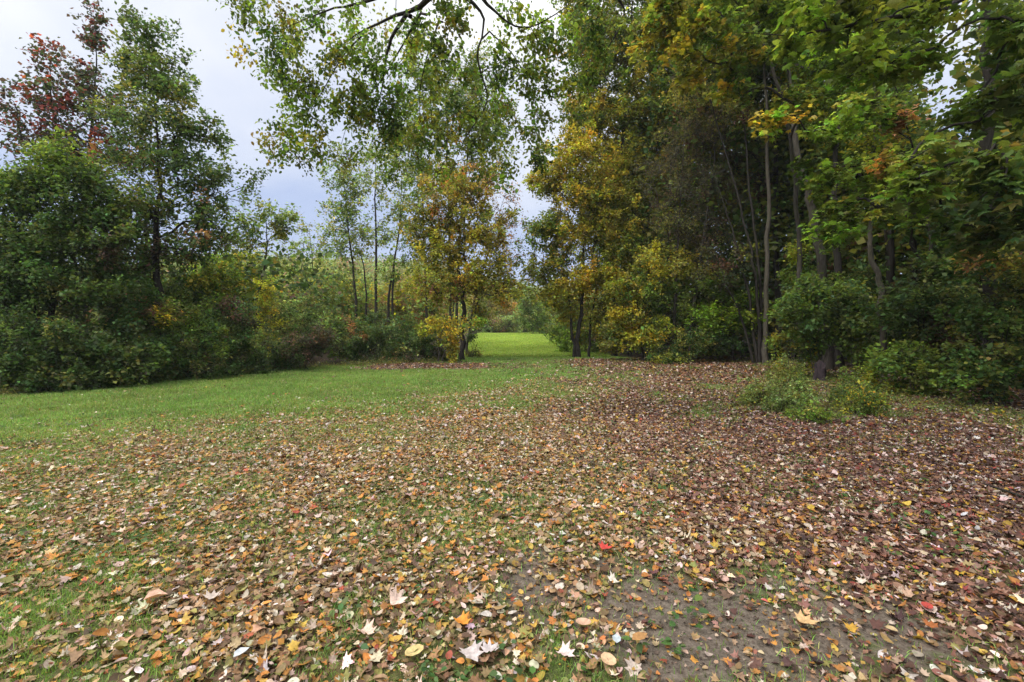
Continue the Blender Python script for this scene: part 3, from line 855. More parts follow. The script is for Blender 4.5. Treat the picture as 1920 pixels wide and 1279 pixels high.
grow('slim_tree', 'faint nearly bare tree between the crooked sapling and the airy pale group', 'tree', [S(36, 6, 2, (590, 600), (588, 520), (580, 430)), S(36, 5, 2, (560, 600), (564, 520), (572, 440))],
     [B(575, 450, 32, 40, 36, PALE, .35), B(605, 470, 28, 30, 36, mix((1, PALE), (1, G_LITE)), .5), B(545, 470, 30, 25, 36, PALE, .35)], MT, leaf=.16, cover=.22, clump=.55, seed=24, twigs=7, tip=.010)
for q, (px, py, rx, ry, Y, pal, lab) in enumerate([
        (515, 560, 45, 50, 31, mix((2, OLIVE), (2, PALE)), 'olive thicket tree right behind the slender yellow bush'),
        (570, 560, 50, 52, 34, mix((1, OLIVE), (2, PALE)), 'pale olive thicket tree under the nearly bare tree'),
        (630, 560, 48, 50, 32, mix((1, OLIVE), (1, G_MID), (2, PALE)), 'green olive thicket tree at the foot of the leftmost airy slim tree'),
        (690, 575, 46, 50, 35, mix((2, PALE), (1, OLIVE_Y), (1, GOLD)), 'yellowish thicket tree at the foot of the darkest slim trunk'),
        (750, 570, 46, 45, 33, mix((2, RUST), (1, OLIVE), (2, PALE)), 'rust tinted thicket tree between the forked slim tree and the central maple'),
        (545, 535, 34, 32, 42, mix((2, PALE), (1, G_LITE)), 'pale yellow green thicket tree below the sky just right of the crooked sapling'),
        (605, 528, 40, 34, 44, mix((2, PALE), (1, G_YEL)), 'light yellowish thicket tree against the ridge, between the crooked sapling and the slim trees'),
        (655, 540, 34, 36, 40, mix((2, PALE), (1, G_MID)), 'soft green thicket tree seen between the first two slim trunks'),
        (800, 540, 40, 60, 38, mix((2, OLIVE_Y), (1, PALE)), 'tall yellow olive thicket tree just left of the central maple crown')]):
    grow('thicket_tree', lab, 'tree', [S(Y, 5, 2, (px, 660), (px + 3, 600), (px - 2, py - ry * .4))],
         [B(px, py, rx, ry, Y, pal, 1.0), B(px - 15, py + 35, rx * .9, ry * .7, Y, pal), B(px + 18, py + 50, rx * .8, ry * .7, Y - .6, mix((2, pal), (1, G_MID)))],
         'olive thicket beyond the lawn', leaf=.15, cover=.55, clump=.5, seed=30 + q)

# ================================================================== CENTRE
YELLOW = [(3, (.36, .29, .03)), (2, (.30, .27, .035)), (1, (.40, .26, .03)), (1.5, (.19, .21, .03))]
cm = [S(22.4, 17, 4, (866, 675), (868, 600), (871, 540), (872, 450), (868, 330))]
grow('maple', 'orange and yellow maple with dark straight trunk standing left of the gap to the meadow', 'tree', cm,
     [B(850, 365, 62, 45, 22.4, mix((2, ORANGE), (1, OLIVE_Y)), 1.0), B(895, 345, 42, 40, 22.4, mix((2, ORANGE), (1, RUST)), .9), B(870, 430, 80, 45, 22.4, mix((1, ORANGE), (1, YELLOW), (2, OLIVE_Y))), B(825, 480, 52, 42, 22.4, mix((1, GOLD), (3, OLIVE_Y))),
      B(920, 430, 42, 42, 22.4, mix((1, GOLD), (1, YELLOW), (1, ORANGE), (1, OLIVE_Y)), .9), B(900, 500, 60, 35, 22.4, mix((1, GOLD), (2, OLIVE_Y))), B(840, 535, 80, 30, 22.4, mix((3, OLIVE_Y), (1, RUST), (1, G_YEL)), 1.1), B(922, 540, 58, 30, 22.4, mix((3, OLIVE_Y), (1, ORANGE)), 1.1), B(795, 430, 34, 50, 22.4, mix((1, GOLD), (2, OLIVE)), .9),
      B(905, 590, 34, 16, 22.4, mix((1, G_YEL), (2, OLIVE_Y)), .7)],
     leaf=.12, cover=.50, clump=.40, dens=1.2, bark=M_BARK_D, seed=40, odd_share=.25)
grow('maple_sapling', 'small maple sapling with bright yellow leaves left of the dark central trunk', 'tree', [S(21.0, 5, 2, (822, 682), (824, 640), (835, 605)), S(21.0, 4, 2, (828, 682), (838, 640), (848, 620))],
     [B(822, 612, 38, 15, 21, mix((2, G_YEL), (2, YELLOW)), 1.2), B(846, 640, 17, 26, 21, YELLOW, 1.5, .4), B(846, 668, 12, 8, 21, YELLOW, 1.3, .3), B(888, 604, 24, 13, 21.6, mix((2, G_LITE), (1, YELLOW)), .9)], leaf=.12, cover=.55, clump=.26, seed=41)
grow('poplar', 'tall airy green and yellow tree rising behind the orange maple', 'tree',
     [S(30, 9, 3, (800, 660), (797, 500), (790, 320), (785, 90)), S(30, 9, 3, (845, 660), (842, 450), (838, 250), (842, 120)), S(30, 9, 3, (852, 660), (862, 450), (880, 250), (886, 110))],
     [B(785, 150, 30, 80, 30, mix((2, G_MID), (1, G_LITE)), .9), B(788, 290, 38, 90, 30, mix((2, G_LITE), (1, OLIVE_Y), (1, G_MID)), .9), B(840, 190, 36, 85, 30, mix((2, G_MID), (2, PALE)), .8), B(845, 310, 44, 55, 30, mix((2, OLIVE_Y), (1, G_LITE)), .9),
      B(892, 190, 36, 95, 30, mix((2, G_MID), (1, PALE)), .85), B(920, 280, 40, 55, 30, mix((2, G_MID), (2, PALE)), .85), B(940, 220, 26, 50, 30, G_MID, .6), B(745, 270, 30, 60, 30, mix((1, PALE), (1, G_MID)), .7)],
     leaf=.15, cover=.46, clump=.5, seed=42)
grow('bare_tree', 'nearly bare grey twiggy tree with a few rusty leaves right of the orange maple', 'tree', [S(26, 8, 3, (874, 668), (890, 560), (922, 450), (945, 370))],
     [B(945, 400, 36, 55, 26, RUST, .55), B(935, 470, 36, 50, 26, mix((1, RUST), (1, ORANGE)), .7), B(958, 500, 30, 30, 26, mix((2, OLIVE), (1, RUST)), .8)], leaf=.11, cover=.14, clump=.5, seed=43, twigs=9, tip=.010)

FS = 'shrubs round the far meadow'
shrub('meadow_shrub', 'wide grey green shrub closing the far end of the meadow', 935, 72, [B(930, 608, 36, 14, 72, mix((2, PALE), (1, BROWNG)), 1.5), B(905, 612, 22, 11, 72, mix((1, PALE), (1, BROWNG)), 1.4), B(962, 606, 24, 16, 72, PALE, 1.4)], seed=50, group=FS, clump=.8, leaf=.24)
shrub('meadow_shrub', 'fresh green shrub at the far right corner of the meadow', 1000, 64, [B(1000, 592, 28, 32, 64, mix((2, G_MID), (1, PALE)), 1.4), B(1020, 612, 18, 14, 64, mix((1, G_LITE), (1, PALE)), 1.4), B(985, 555, 22, 30, 64, mix((1, G_MID), (1, PALE)), 1.2)], seed=51, group=FS, clump=.8, leaf=.24)
shrub('meadow_shrub', 'small orange leaved shrub behind the far end of the meadow', 953, 82, [B(953, 580, 13, 16, 82, ORANGE, 1.6), B(938, 575, 14, 14, 82, mix((1, ORANGE), (1, G_YEL)), 1.4)], seed=52, group=FS, clump=.8, leaf=.24)
shrub('meadow_shrub', 'tall yellow green shrub behind the orange one at the far end of the meadow', 950, 95, [B(945, 560, 26, 20, 95, mix((2, G_YEL), (1, PALE)), 1.4), B(970, 570, 20, 24, 95, mix((1, PALE), (1, G_MID)), 1.3)], seed=53, group=FS, clump=1.0, leaf=.28)
shrub('meadow_shrub', 'dense olive tree-like shrub left of the far meadow end', 905, 78, [B(900, 575, 28, 34, 78, mix((2, OLIVE), (1, ORANGE)), 1.4), B(880, 590, 24, 26, 78, OLIVE, 1.3)], seed=54, group=FS, clump=.9, leaf=.26)
shrub('meadow_shrub', 'dark green shrub bordering the right side of the meadow', 1050, 40, [B(1045, 622, 26, 22, 40, mix((2, G_MID), (1, G_DARK)), 1.4), B(1062, 600, 22, 26, 40, mix((1, G_MID), (1, OLIVE)), 1.2)], seed=55, group=FS, clump=.5, leaf=.16)
shrub('meadow_shrub', 'leafy green shrub right of the meadow, nearest to the twin dark trunks', 1062, 29, [B(1058, 650, 15, 18, 29, mix((2, G_LITE), (1, G_MID)), 1.4), B(1066, 630, 14, 16, 29, G_MID, 1.2)], seed=56, group=FS, clump=.4, leaf=.13)
shrub('meadow_shrub', 'olive leafy shrub filling the space behind the stems of the golden maple', 1100, 29, [B(1098, 635, 26, 30, 29, mix((2, OLIVE_Y), (1, G_MID)), 1.3), B(1085, 600, 24, 26, 29.5, OLIVE, 1.2), B(1125, 610, 26, 40, 29.5, OLIVE, 1.2), B(1112, 658, 24, 14, 28.6, mix((1, OLIVE), (1, G_MID)), 1.3)], seed=58, group=FS, clump=.4, leaf=.13)
shrub('meadow_shrub', 'low dark sprig of leaves right of the central maple trunk at the meadow edge', 886, 24.5, [B(886, 632, 10, 7, 24.5, G_DARK, 1.3), B(890, 662, 12, 8, 24.5, mix((1, OLIVE), (1, BROWNG)), 1.2)], seed=57, group=FS, clump=.22, leaf=.10)

# ================================================================== RIGHT SIDE
grow('golden_maple', 'golden maple on several dark stems at the right side of the gap', 'tree',
     [S(24.6, 15, 4, (1084, 672), (1086, 620), (1094, 550), (1092, 430), (1085, 320)), S(24.6, 10, 4, (1077, 672), (1072, 610), (1064, 540), (1040, 450)), S(24.8, 8, 4, (1104, 672), (1108, 600), (1125, 510))],
     [B(1070, 295, 58, 42, 24.6, mix((3, GOLD), (1, OLIVE_Y))), B(1030, 335, 38, 36, 24.6, mix((2, OLIVE_Y), (1, GOLD)), .9), B(1085, 365, 66, 48, 24.6, mix((2, GOLD), (2, OLIVE_Y))), B(1025, 430, 42, 38, 24.6, mix((2, G_MID), (1, OLIVE_Y)), 1.0),
      B(1085, 440, 66, 42, 24.6, mix((3, OLIVE_Y), (1, GOLD))), B(1030, 500, 50, 36, 24.6, mix((3, OLIVE_Y), (1, G_MID))), B(1115, 520, 62, 28, 24.2, mix((2, GOLD), (2, YELLOW)), 1.3), B(1045, 548, 56, 26, 24.6, mix((2, GOLD), (2, OLIVE_Y)), 1.1), B(1155, 470, 52, 50, 24.6, mix((3, OLIVE_Y), (1, G_MID))),
      B(1130, 400, 55, 50, 25, OLIVE_Y), B(1080, 580, 40, 24, 24.8, mix((2, OLIVE_Y), (1, GOLD)), .8), B(1140, 590, 40, 40, 25, OLIVE_Y, .8)],
     leaf=.13, cover=.60, clump=.42, dens=1.4, bark=M_BARK_D, seed=60, odd_share=.25)
grow('tall_olive_tree', 'very tall olive and bronze tree whose top leaves the frame right of centre', 'tree',
     [S(26.5, 16, 5, (1152, 672), (1156, 500), (1165, 300), (1180, 100), (1190, -120)), S(26.5, 12, 5, (1180, 672), (1210, 450), (1240, 200), (1255, -40))],
     [B(1110, 215, 56, 60, 26.5, mix((3, OLIVE_Y), (1, GOLD)), 1.0), B(1150, 320, 66, 62, 26.5, mix((3, OLIVE_Y), (1, GOLD))), B(1125, 110, 62, 72, 26.5, mix((1, OLIVE), (2, OLIVE_Y), (1, G_MID)), .9), B(1190, 200, 72, 70, 26.5, mix((2, OLIVE_Y), (1, G_MID))),
      B(1200, 60, 84, 80, 26.5, mix((2, OLIVE_Y), (2, G_MID))), B(1180, -80, 90, 80, 26.5, mix((1, OLIVE), (1, G_MID))), B(1270, 120, 74, 90, 26.5, mix((2, OLIVE), (2, G_MID))), B(1180, 420, 60, 55, 26.5, mix((2, OLIVE_Y), (1, G_MID))), B(1290, -20, 90, 70, 26.5, mix((1, OLIVE), (1, G_MID))), B(1240, 330, 60, 80, 27, OLIVE),
      B(1100, 20, 56, 60, 26.5, mix((1, OLIVE_Y), (1, G_MID)), .8), B(1230, 470, 60, 50, 26.5, OLIVE)],
     leaf=.14, cover=.66, clump=.5, dens=1.4, seed=61)
grow('twiggy_tree', 'grey brown tree thick with bare twigs right of the tall olive tree', 'tree', [S(22, 11, 4, (1262, 676), (1268, 520), (1275, 400), (1285, 220)), S(22, 9, 4, (1290, 676), (1310, 500), (1340, 300), (1330, 180))],
     [B(1260, 330, 55, 60, 22, MAUVE, .8), B(1310, 250, 60, 60, 22, MAUVE, .75), B(1330, 360, 60, 60, 22, mix((2, MAUVE), (1, BROWNG)), .8), B(1270, 430, 60, 50, 22, mix((2, MAUVE), (1, OLIVE)), .8), B(1340, 450, 50, 45, 22, MAUVE, .7)],
     leaf=.075, cover=.15, clump=.48, dens=1.1, seed=62, twigs=13, tip=.010)
grow('understory_maple', 'low spreading maple, yellow below and green above, right of the golden one', 'tree', [S(22.2, 7, 3, (1205, 678), (1200, 620), (1180, 540)), S(22.2, 6, 3, (1215, 678), (1230, 600), (1250, 520))],
     [B(1190, 540, 55, 30, 22, mix((2, OLIVE_Y), (1, G_MID)), 1.1), B(1240, 500, 55, 36, 22, mix((1, GOLD), (2, OLIVE_Y))), B(1170, 600, 40, 36, 21.8, mix((3, GOLD), (1, OLIVE_Y)), 1.1), B(1210, 620, 50, 34, 21.6, mix((2, G_YEL), (1, G_MID)), 1.1), B(1250, 565, 50, 36, 22, G_MID, 1.1), B(1150, 640, 25, 22, 22, mix((1, GOLD), (2, OLIVE)), 1.0)],
     leaf=.12, cover=.6, clump=.38, seed=63)
grow('fan_shaped_tree', 'multi stemmed dark tree whose bare stems fan out to the upper left', 'tree',
     [S(20.5, 10, 4, (1424, 680), (1420, 540), (1400, 430), (1350, 250), (1310, 110)), S(20.5, 9, 4, (1420, 680), (1405, 560), (1372, 430), (1330, 300)), S(20.6, 9, 4, (1428, 680), (1424, 520), (1408, 380), (1392, 180), (1385, 20)),
      S(20.4, 7, 3, (1414, 680), (1380, 570), (1330, 500), (1280, 470))],
     [B(1340, 90, 80, 60, 20.5, mix((2, OLIVE), (1, G_MID)), .8), B(1400, 40, 80, 60, 20.5, mix((2, G_MID), (1, OLIVE)), .8), B(1300, 170, 50, 40, 20.5, OLIVE, .6), B(1390, 200, 50, 60, 20.5, mix((1, MAUVE), (1, OLIVE)), .5), B(1340, 500, 60, 40, 20.3, mix((2, BROWNG), (1, OLIVE)), .6)],
     leaf=.11, cover=.42, clump=.45, seed=64, bark=M_BARK_D)
grow('pale_trunked_tree', 'tree with a thin straight pale trunk at the edge of the leaf covered clearing', 'tree', [S(20.0, 15, 6, (1437, 683), (1436, 560), (1440, 400), (1437, 200), (1428, 20), (1430, -120))],
     [B(1440, 60, 90, 70, 20, mix((2, G_MID), (1, G_LITE)), .9), B(1390, -60, 100, 70, 20, G_MID), B(1480, -20, 90, 80, 20, G_MID), B(1500, 140, 60, 45, 20, mix((1, G_MID), (1, OLIVE_Y)), .8)],
     leaf=.12, cover=.5, clump=.45, seed=65, bark=M_BARK_L)
grow('dark_trunked_tree', 'dark straight trunk close behind the thin pale one', 'tree', [S(23, 18, 8, (1459, 682), (1457, 500), (1452, 300), (1455, 60), (1460, -120))],
     [B(1470, -10, 110, 80, 23, G_DARK, .9), B(1400, 150, 60, 60, 23, G_DARK, .7), B(1500, 90, 80, 80, 23, G_DARK, .9), B(1420, 60, 90, 80, 23, mix((1, OLIVE), (1, G_DARK))), B(1350, 220, 80, 70, 23.5, mix((1, OLIVE), (1, BROWNG))), B(1500, 260, 80, 70, 23.5, G_DARK, .9), B(1400, 330, 70, 70, 24, mix((1, OLIVE), (1, BROWNG)))], leaf=.14, cover=.5, clump=.5, seed=66, bark=M_BARK_D)
grow('leaning_tree', 'thick trunk leaning to the left in the shade behind the large green bush', 'tree', [S(17, 27, 14, (1552, 690), (1542, 520), (1520, 390), (1497, 290), (1482, 150), (1470, -60))],
     [B(1440, 0, 90, 70, 17, mix((2, G_MID), (1, OLIVE)), .9), B(1520, -40, 100, 70, 17, G_MID), B(1540, 80, 70, 50, 17, mix((2, G_MID), (1, G_LITE)), .9)], leaf=.12, cover=.5, clump=.45, seed=67)
grow('straight_tree', 'thick upright trunk just right of the leaning one', 'tree', [S(18, 23, 14, (1574, 690), (1570, 520), (1566, 380), (1572, 200), (1575, -60))],
     [B(1590, 20, 100, 80, 18, mix((2, G_MID), (1, G_DARK)), .9), B(1620, -60, 100, 70, 18, G_MID), B(1600, 180, 60, 50, 18, G_MID, .8), B(1555, 240, 50, 40, 18, mix((1, G_MID), (1, OLIVE_Y)), .7)], leaf=.12, cover=.5, clump=.45, seed=68, bark=M_BARK_D)
grow('crooked_tree', 'thin pale tree with a sharply crooked stem at right', 'tree', [S(13, 17, 8, (1655, 720), (1654, 600), (1652, 530), (1634, 480), (1631, 440), (1636, 370), (1640, 280), (1638, 120), (1640, -40))],
     [B(1650, 250, 70, 50, 13, mix((2, G_MID), (1, OLIVE_Y)), .9), B(1610, 340, 60, 40, 12.8, mix((2, G_MID), (1, G_LITE)), .9), B(1680, 150, 70, 50, 13, G_MID, .8), B(1590, 100, 70, 60, 13, mix((1, G_MID), (1, G_LITE)), .8), B(1660, 20, 110, 60, 13, G_MID, .9)],
     leaf=.11, cover=.45, clump=.40, seed=69, bark=M_BARK_L, upright=1.3)
# the near broad leaved maple at the right edge; its trunk stands just inside the frame
bt = [S(10.4, 34, 30, (1862, 760), (1858, 600), (1852, 420), (1848, 200), (1846, 0), (1842, -160)),
      np.array([list(P(1846, -30, 10.3)) + [.10], list(P(1780, 12, 9.2)) + [.085], list(P(1690, 30, 8.3)) + [.07], list(P(1580, 50, 7.7)) + [.05], list(P(1480, 66, 7.6)) + [.03], list(P(1390, 60, 7.6)) + [.012]])]
bt[1][0, 2] += .15
grow('broad_leaved_maple', 'large near maple at the right edge, big hanging leaves, long dark limb', 'tree', bt,
     [B(1905, 60, 70, 60, 7.6, mix((2, G_DARK), (1, G_MID)), .9), B(1895, 190, 70, 70, 7.2, mix((2, G_DARK), (2, G_MID)), .9), B(1800, 320, 80, 45, 7.0, mix((3, G_MID), (1, G_LITE)), 1.0), B(1880, 330, 80, 70, 6.8, mix((2, G_MID), (1, G_DARK)), 1.0), B(1730, 330, 60, 36, 7.3, mix((2, G_MID), (1, G_LITE)), .9),
      B(1840, 420, 80, 45, 7.2, G_DARK, 1.0), B(1700, 110, 70, 45, 8.0, mix((2, G_MID), (1, G_LITE)), .8), B(1600, 40, 80, 30, 7.8, mix((2, G_MID), (1, G_LITE)), .9), B(1500, 60, 70, 40, 7.8, mix((2, G_MID), (1, G_LITE)), .9), B(1620, 120, 60, 40, 7.8, mix((2, G_MID), (1, G_LITE)), .7), B(1720, 20, 70, 30, 8, G_MID, .8)] + [(np.array([x_, y_, z_]), np.array([1.7, 1.7, 1.0]), G_MID, .5) for x_, y_, z_ in ((7.5, 7.5, 9.2), (5.5, 5.5, 9.0), (8.5, 4.5, 8.6), (6.2, 3.0, 8.4), (9.5, 2.2, 7.6), (4.2, 7.2, 9.6), (10.5, 5.5, 8.4), (7.8, 1.0, 7.4))],  # last group: unseen crown blobs added overhead to shade the ground at right
     leaf=.135, tpl=BROAD, cover=.58, clump=.34, dens=.9, seed=70, bark=M_BARK_D, leafmat=M_LEAF_NEAR, upright=1.3, droop=.5, kdir=.3)
grow('green_maple', 'maple with light yellow green sprays hanging before the dark trunks', 'tree', [S(13.0, 11, 6, (1752, 720), (1750, 560), (1738, 400), (1700, 240), (1650, 60)), ],
     [B(1545, 330, 55, 26, 10.6, mix((2, G_LITE), (1, G_MID)), .9), B(1590, 390, 60, 26, 10.4, mix((2, G_MID), (1, OLIVE_Y)), .9), B(1640, 320, 55, 26, 10.8, mix((2, G_MID), (1, G_LITE)), .9), B(1570, 430, 45, 20, 10.4, mix((1, G_LITE), (1, G_MID)), .7), B(1460, 225, 40, 26, 10.6, mix((2, G_LITE), (1, OLIVE_Y)), .8),
      B(1680, 400, 45, 24, 11, G_MID, .8), B(1570, 240, 55, 28, 10.8, mix((2, G_LITE), (1, G_MID)), .8), B(1640, 200, 55, 30, 11, G_MID, .8), B(1640, 310, 24, 14, 10.2, mix((1, ORANGE), (1, GOLD)), .8), B(1690, 220, 34, 20, 11, mix((1, RUST), (2, G_MID)), .6)],
     leaf=.115, tpl=BROAD, cover=.55, clump=.30, dens=1.0, seed=71, bark=M_BARK_D, leafmat=M_LEAF_NEAR, upright=1.4, droop=.45)
grow('overhead_maple', 'yellow green maple canopy with scattered orange leaves at the top right of centre', 'tree', [np.array([list(P(1500, 640, 15.2)) + [.12], list(P(1496, 400, 15.2)) + [.11], list(P(1470, 200, 15)) + [.09], list(P(1420, 40, 14.5)) + [.07], list(P(1380, -80, 14)) + [.05]])],
     [B(1330, 50, 60, 36, 13, mix((2, G_LITE), (2, OLIVE_Y)), .9), B(1270, 20, 60, 36, 13.4, mix((2, OLIVE_Y), (1, G_LITE)), .9), B(1400, 90, 60, 34, 13, mix((2, G_MID), (1, OLIVE_Y)), .9), B(1300, 90, 40, 24, 13, mix((2, OLIVE_Y), (1, GOLD)), .8), B(1440, 20, 80, 34, 13.2, mix((1, G_LITE), (2, G_MID)), .9), B(1340, -20, 100, 30, 13, G_MID, .8), B(1520, 190, 60, 34, 13.6, mix((2, G_MID), (1, OLIVE_Y)), .8),
      B(1335, 20, 30, 16, 12.6, mix((1, ORANGE), (1, OLIVE_Y)), .7), B(1230, 70, 50, 40, 13.8, mix((2, OLIVE_Y), (1, G_MID)), .8), B(1380, 170, 50, 30, 13.6, mix((2, G_MID), (1, OLIVE_Y)), .7), B(1290, 150, 40, 24, 13.8, OLIVE_Y, .6)],
     leaf=.13, tpl=BROAD, cover=.5, clump=.34, dens=1.0, seed=72, leafmat=M_LEAF_NEAR, upright=1.3, droop=.45)

RS = 'bushes along the right edge of the clearing'
shrub('viburnum', 'large rounded green bush in front of the leaning trunk', 1540, 14.0, [B(1545, 560, 80, 48, 14, mix((2, G_MID), (2, G_BLUE)), 1.25), B(1502, 590, 42, 45, 14, mix((2, G_MID), (1, G_BLUE)), 1.2), B(1600, 590, 60, 45, 13.8, mix((2, G_BLUE), (1, G_MID)), 1.2), B(1560, 630, 70, 30, 13.8, mix((2, G_MID), (1, G_DARK)), 1.1)], seed=70, group=RS, n=6, leaf=.11, clump=.34)
shrub('viburnum', 'bluish green bush right of the crooked thin stem', 1725, 12.0, [B(1720, 560, 75, 45, 12, G_BLUE, 1.2), B(1760, 520, 50, 36, 12, mix((2, G_BLUE), (1, G_DARK)), 1.1), B(1690, 600, 55, 36, 12, mix((2, G_BLUE), (1, G_DARK)), 1.1)], seed=71, group=RS, n=5, leaf=.10)
LIME = [(3, (.20, .32, .03)), (2, (.16, .27, .03)), (1, (.26, .33, .05))]
shrub('viburnum', 'light green layered bush left of the thin pale trunk', 1372, 21.2, [B(1352, 592, 52, 18, 21.0, LIME, 1.4), B(1385, 556, 44, 14, 21.2, mix((2, LIME), (2, G_MID)), 1.1), B(1340, 535, 40, 20, 21.4, G_MID, 1.0), B(1392, 600, 36, 14, 20.9, LIME, 1.3), B(1345, 612, 34, 10, 20.9, LIME, 1.2)], seed=72, group=RS, leaf=.13, upright=1.6)
shrub('viburnum', 'bush with an orange brown spray of leaves at the right edge', 1872, 9.6, [B(1865, 488, 50, 22, 9.4, mix((3, ORANGE), (1, RUST)), 1.2), B(1890, 540, 60, 50, 9.6, mix((2, G_DARK), (1, OLIVE)), 1.1), B(1850, 590, 60, 40, 9.6, G_DARK, 1.1)], seed=73, group=RS, leaf=.085)
shrub('viburnum', 'low bright green bush near the right edge above the leaf litter', 1705, 10.8, [B(1700, 680, 60, 34, 10.8, mix((3, G_MID), (1, G_BLUE)), 1.2), B(1740, 710, 60, 30, 10.6, mix((2, G_MID), (1, G_DARK)), 1.2)], seed=74, group=RS, leaf=.09)
shrub('viburnum', 'dark shaded bush at the right edge above the dark litter', 1870, 9.2, [B(1860, 680, 70, 50, 9.3, mix((3, G_DARK), (1, OLIVE)), 1.2), B(1920, 640, 50, 60, 9.3, G_DARK, 1.1), B(1830, 720, 55, 26, 9.2, mix((2, G_DARK), (1, G_MID)), 1.2)], seed=75, group=RS, leaf=.085)
shrub('viburnum', 'yellowish green bush between the thin pale trunk and the dark stump', 1470, 14.8, [B(1480, 655, 30, 34, 14.8, mix((2, OLIVE_Y), (2, G_MID)), .9), B(1496, 690, 32, 20, 14.6, mix((2, G_YEL), (1, OLIVE)), .9)], seed=76, group=RS, leaf=.085)
shrub('viburnum', 'small yellow green bush right of the dark stump', 1640, 11.4, [B(1630, 705, 34, 18, 11.4, mix((2, G_YEL), (1, G_MID)), 1.2), B(1660, 725, 30, 18, 11.2, mix((1, G_YEL), (1, GOLD), (1, G_MID)), 1.2)], seed=77, group=RS, leaf=.075)
shrub('viburnum', 'dark low bush under the yellow and green understory maple', 1290, 20.6, [B(1285, 645, 50, 26, 20.8, mix((2, G_DARK), (1, OLIVE)), 1.1), B(1250, 670, 50, 10, 20.4, mix((1, OLIVE_Y), (1, G_DARK)), 1.2), B(1340, 640, 40, 26, 20.9, G_DARK, 1.0)], seed=78, group=RS, leaf=.09)
shrub('viburnum', 'mid green bush deep in the shade under the thick upright trunk', 1600, 16.0, [B(1600, 540, 60, 36, 16, mix((2, G_DARK), (1, G_BLUE)), 1.1), B(1640, 600, 60, 50, 16, G_DARK, 1.1)], seed=79, group=RS, leaf=.10, clump=.38)
shrub('viburnum', 'young yellow green bush growing before the leaning trunk', 1500, 15.6, [B(1492, 480, 22, 26, 15.6, mix((2, G_YEL), (1, G_MID)), .9), B(1500, 520, 34, 24, 15.6, G_MID, 1.0)], seed=80, group=RS, leaf=.10)
shrub('viburnum', 'brownish bush of withered leaves behind the bluish green one at right', 1790, 11.6, [B(1790, 600, 50, 40, 11.6, mix((2, BROWNG), (1, G_DARK)), 1.1), B(1800, 640, 50, 36, 11.4, mix((2, BROWNG), (1, OLIVE)), 1.1)], seed=81, group=RS, leaf=.085)

# rotten stump among the weeds
p = gpt(1537, 716)
sr = np.random.default_rng(5)
a = Acc(); k = 22
th = np.arange(k) * 2 * math.pi / k
prof = [(-.12, .24), (0, .22), (.06, .185), (.2, .16), (.38, .15), (.52, .148)]
rim = .52 + .10 * np.sin(th * 1 + .8) + sr.normal(0, .035, k)
lob = 1 + .07 * np.sin(th * 4 + 1) + sr.normal(0, .02, k)
rings = []
for z, rr in prof:
    zz = np.where(z > .45, rim, z)
    rings.append(np.stack([rr * lob * (1 + .25 * (z < .03) * np.sin(th * 3)) * np.cos(th), rr * lob * (1 + .25 * (z < .03) * np.sin(th * 3)) * np.sin(th), zz * np.ones(k)], 1))
for z, rr in [(.50, .118), (.34, .10), (.30, .03)]:
    rings.append(np.stack([rr * lob * np.cos(th), rr * lob * np.sin(th), (np.where(z > .45, rim - .01, z)) * np.ones(k)], 1))
V = np.concatenate(rings) + p
i = np.arange(len(rings) - 1)[:, None] * k; j = np.arange(k)[None]; j2 = (j + 1) % k
a.add(V, np.stack([i + j, i + j2, i + k + j2, i + k + j], -1).reshape(-1, 4))
o = a.build('tree_stump', M_STUMP, p, colour=False)
tag(o, 'dark hollow rotten stump standing among weeds in front of the right bushes', 'stump')

# fallen stick in the dark litter at the right
p0, p1, p2 = gpt(1842, 917), gpt(1880, 930), gpt(1930, 948)
a = Acc(); s = resample(np.array([list(p0) + [.006], list(p1) + [.011], list(p2) + [.014]]), 10); s[:, 2] += .045
tube(a, s[:, :3], s[:, 3], 6, .08, sr)
tag(a.build('fallen_stick', M_BARK_D, p1, colour=False), 'thin dark dead stick lying on the litter at the right edge', 'stick')

for q, (px, py, hgt, pal, lab) in enumerate([
        (1428, 762, 60, mix((2, PALE), (1, OLIVE)), 'wispy pale olive weed plant at the left end of the weedy patch'),
        (1482, 775, 78, mix((1, G_MID), (2, PALE)), 'loose grey green weed plant in the weedy patch, left of the stump'),
        (1524, 792, 44, mix((2, G_MID), (1, G_LITE), (1, OLIVE)), 'low mid green weed plant in front of the stump'),
        (1596, 768, 84, mix((2, G_MID), (1, G_BLUE)), 'darker green weed plant in the weedy patch, right of the stump'),
        (1622, 780, 76, mix((2, G_MID), (1, OLIVE), (.6, GOLD)), 'yellowing weed plant at the right end of the weedy patch'),
        (1474, 742, 88, mix((2, OLIVE), (1, PALE)), 'tall thin weed plant close to the left side of the stump')]):
    Y = gpt(px, py)[1]
    shrub('weed_plant', lab, px, Y, [B(px, py - hgt * .45, 34, hgt * .42, Y, pal, 1.0, .35), B(px - 18, py - hgt * .25, 24, hgt * .25, Y, pal, 1.0, .3), B(px + 20, py - hgt * .3, 24, hgt * .3, Y - .1, pal, 1.0, .3)],
          seed=100 + q, cat='weed', group='weeds before the stump', n=6, leaf=.038, clump=.11, cover=.30, tip=.0025, twigs=5, spread=.25, upright=.6)
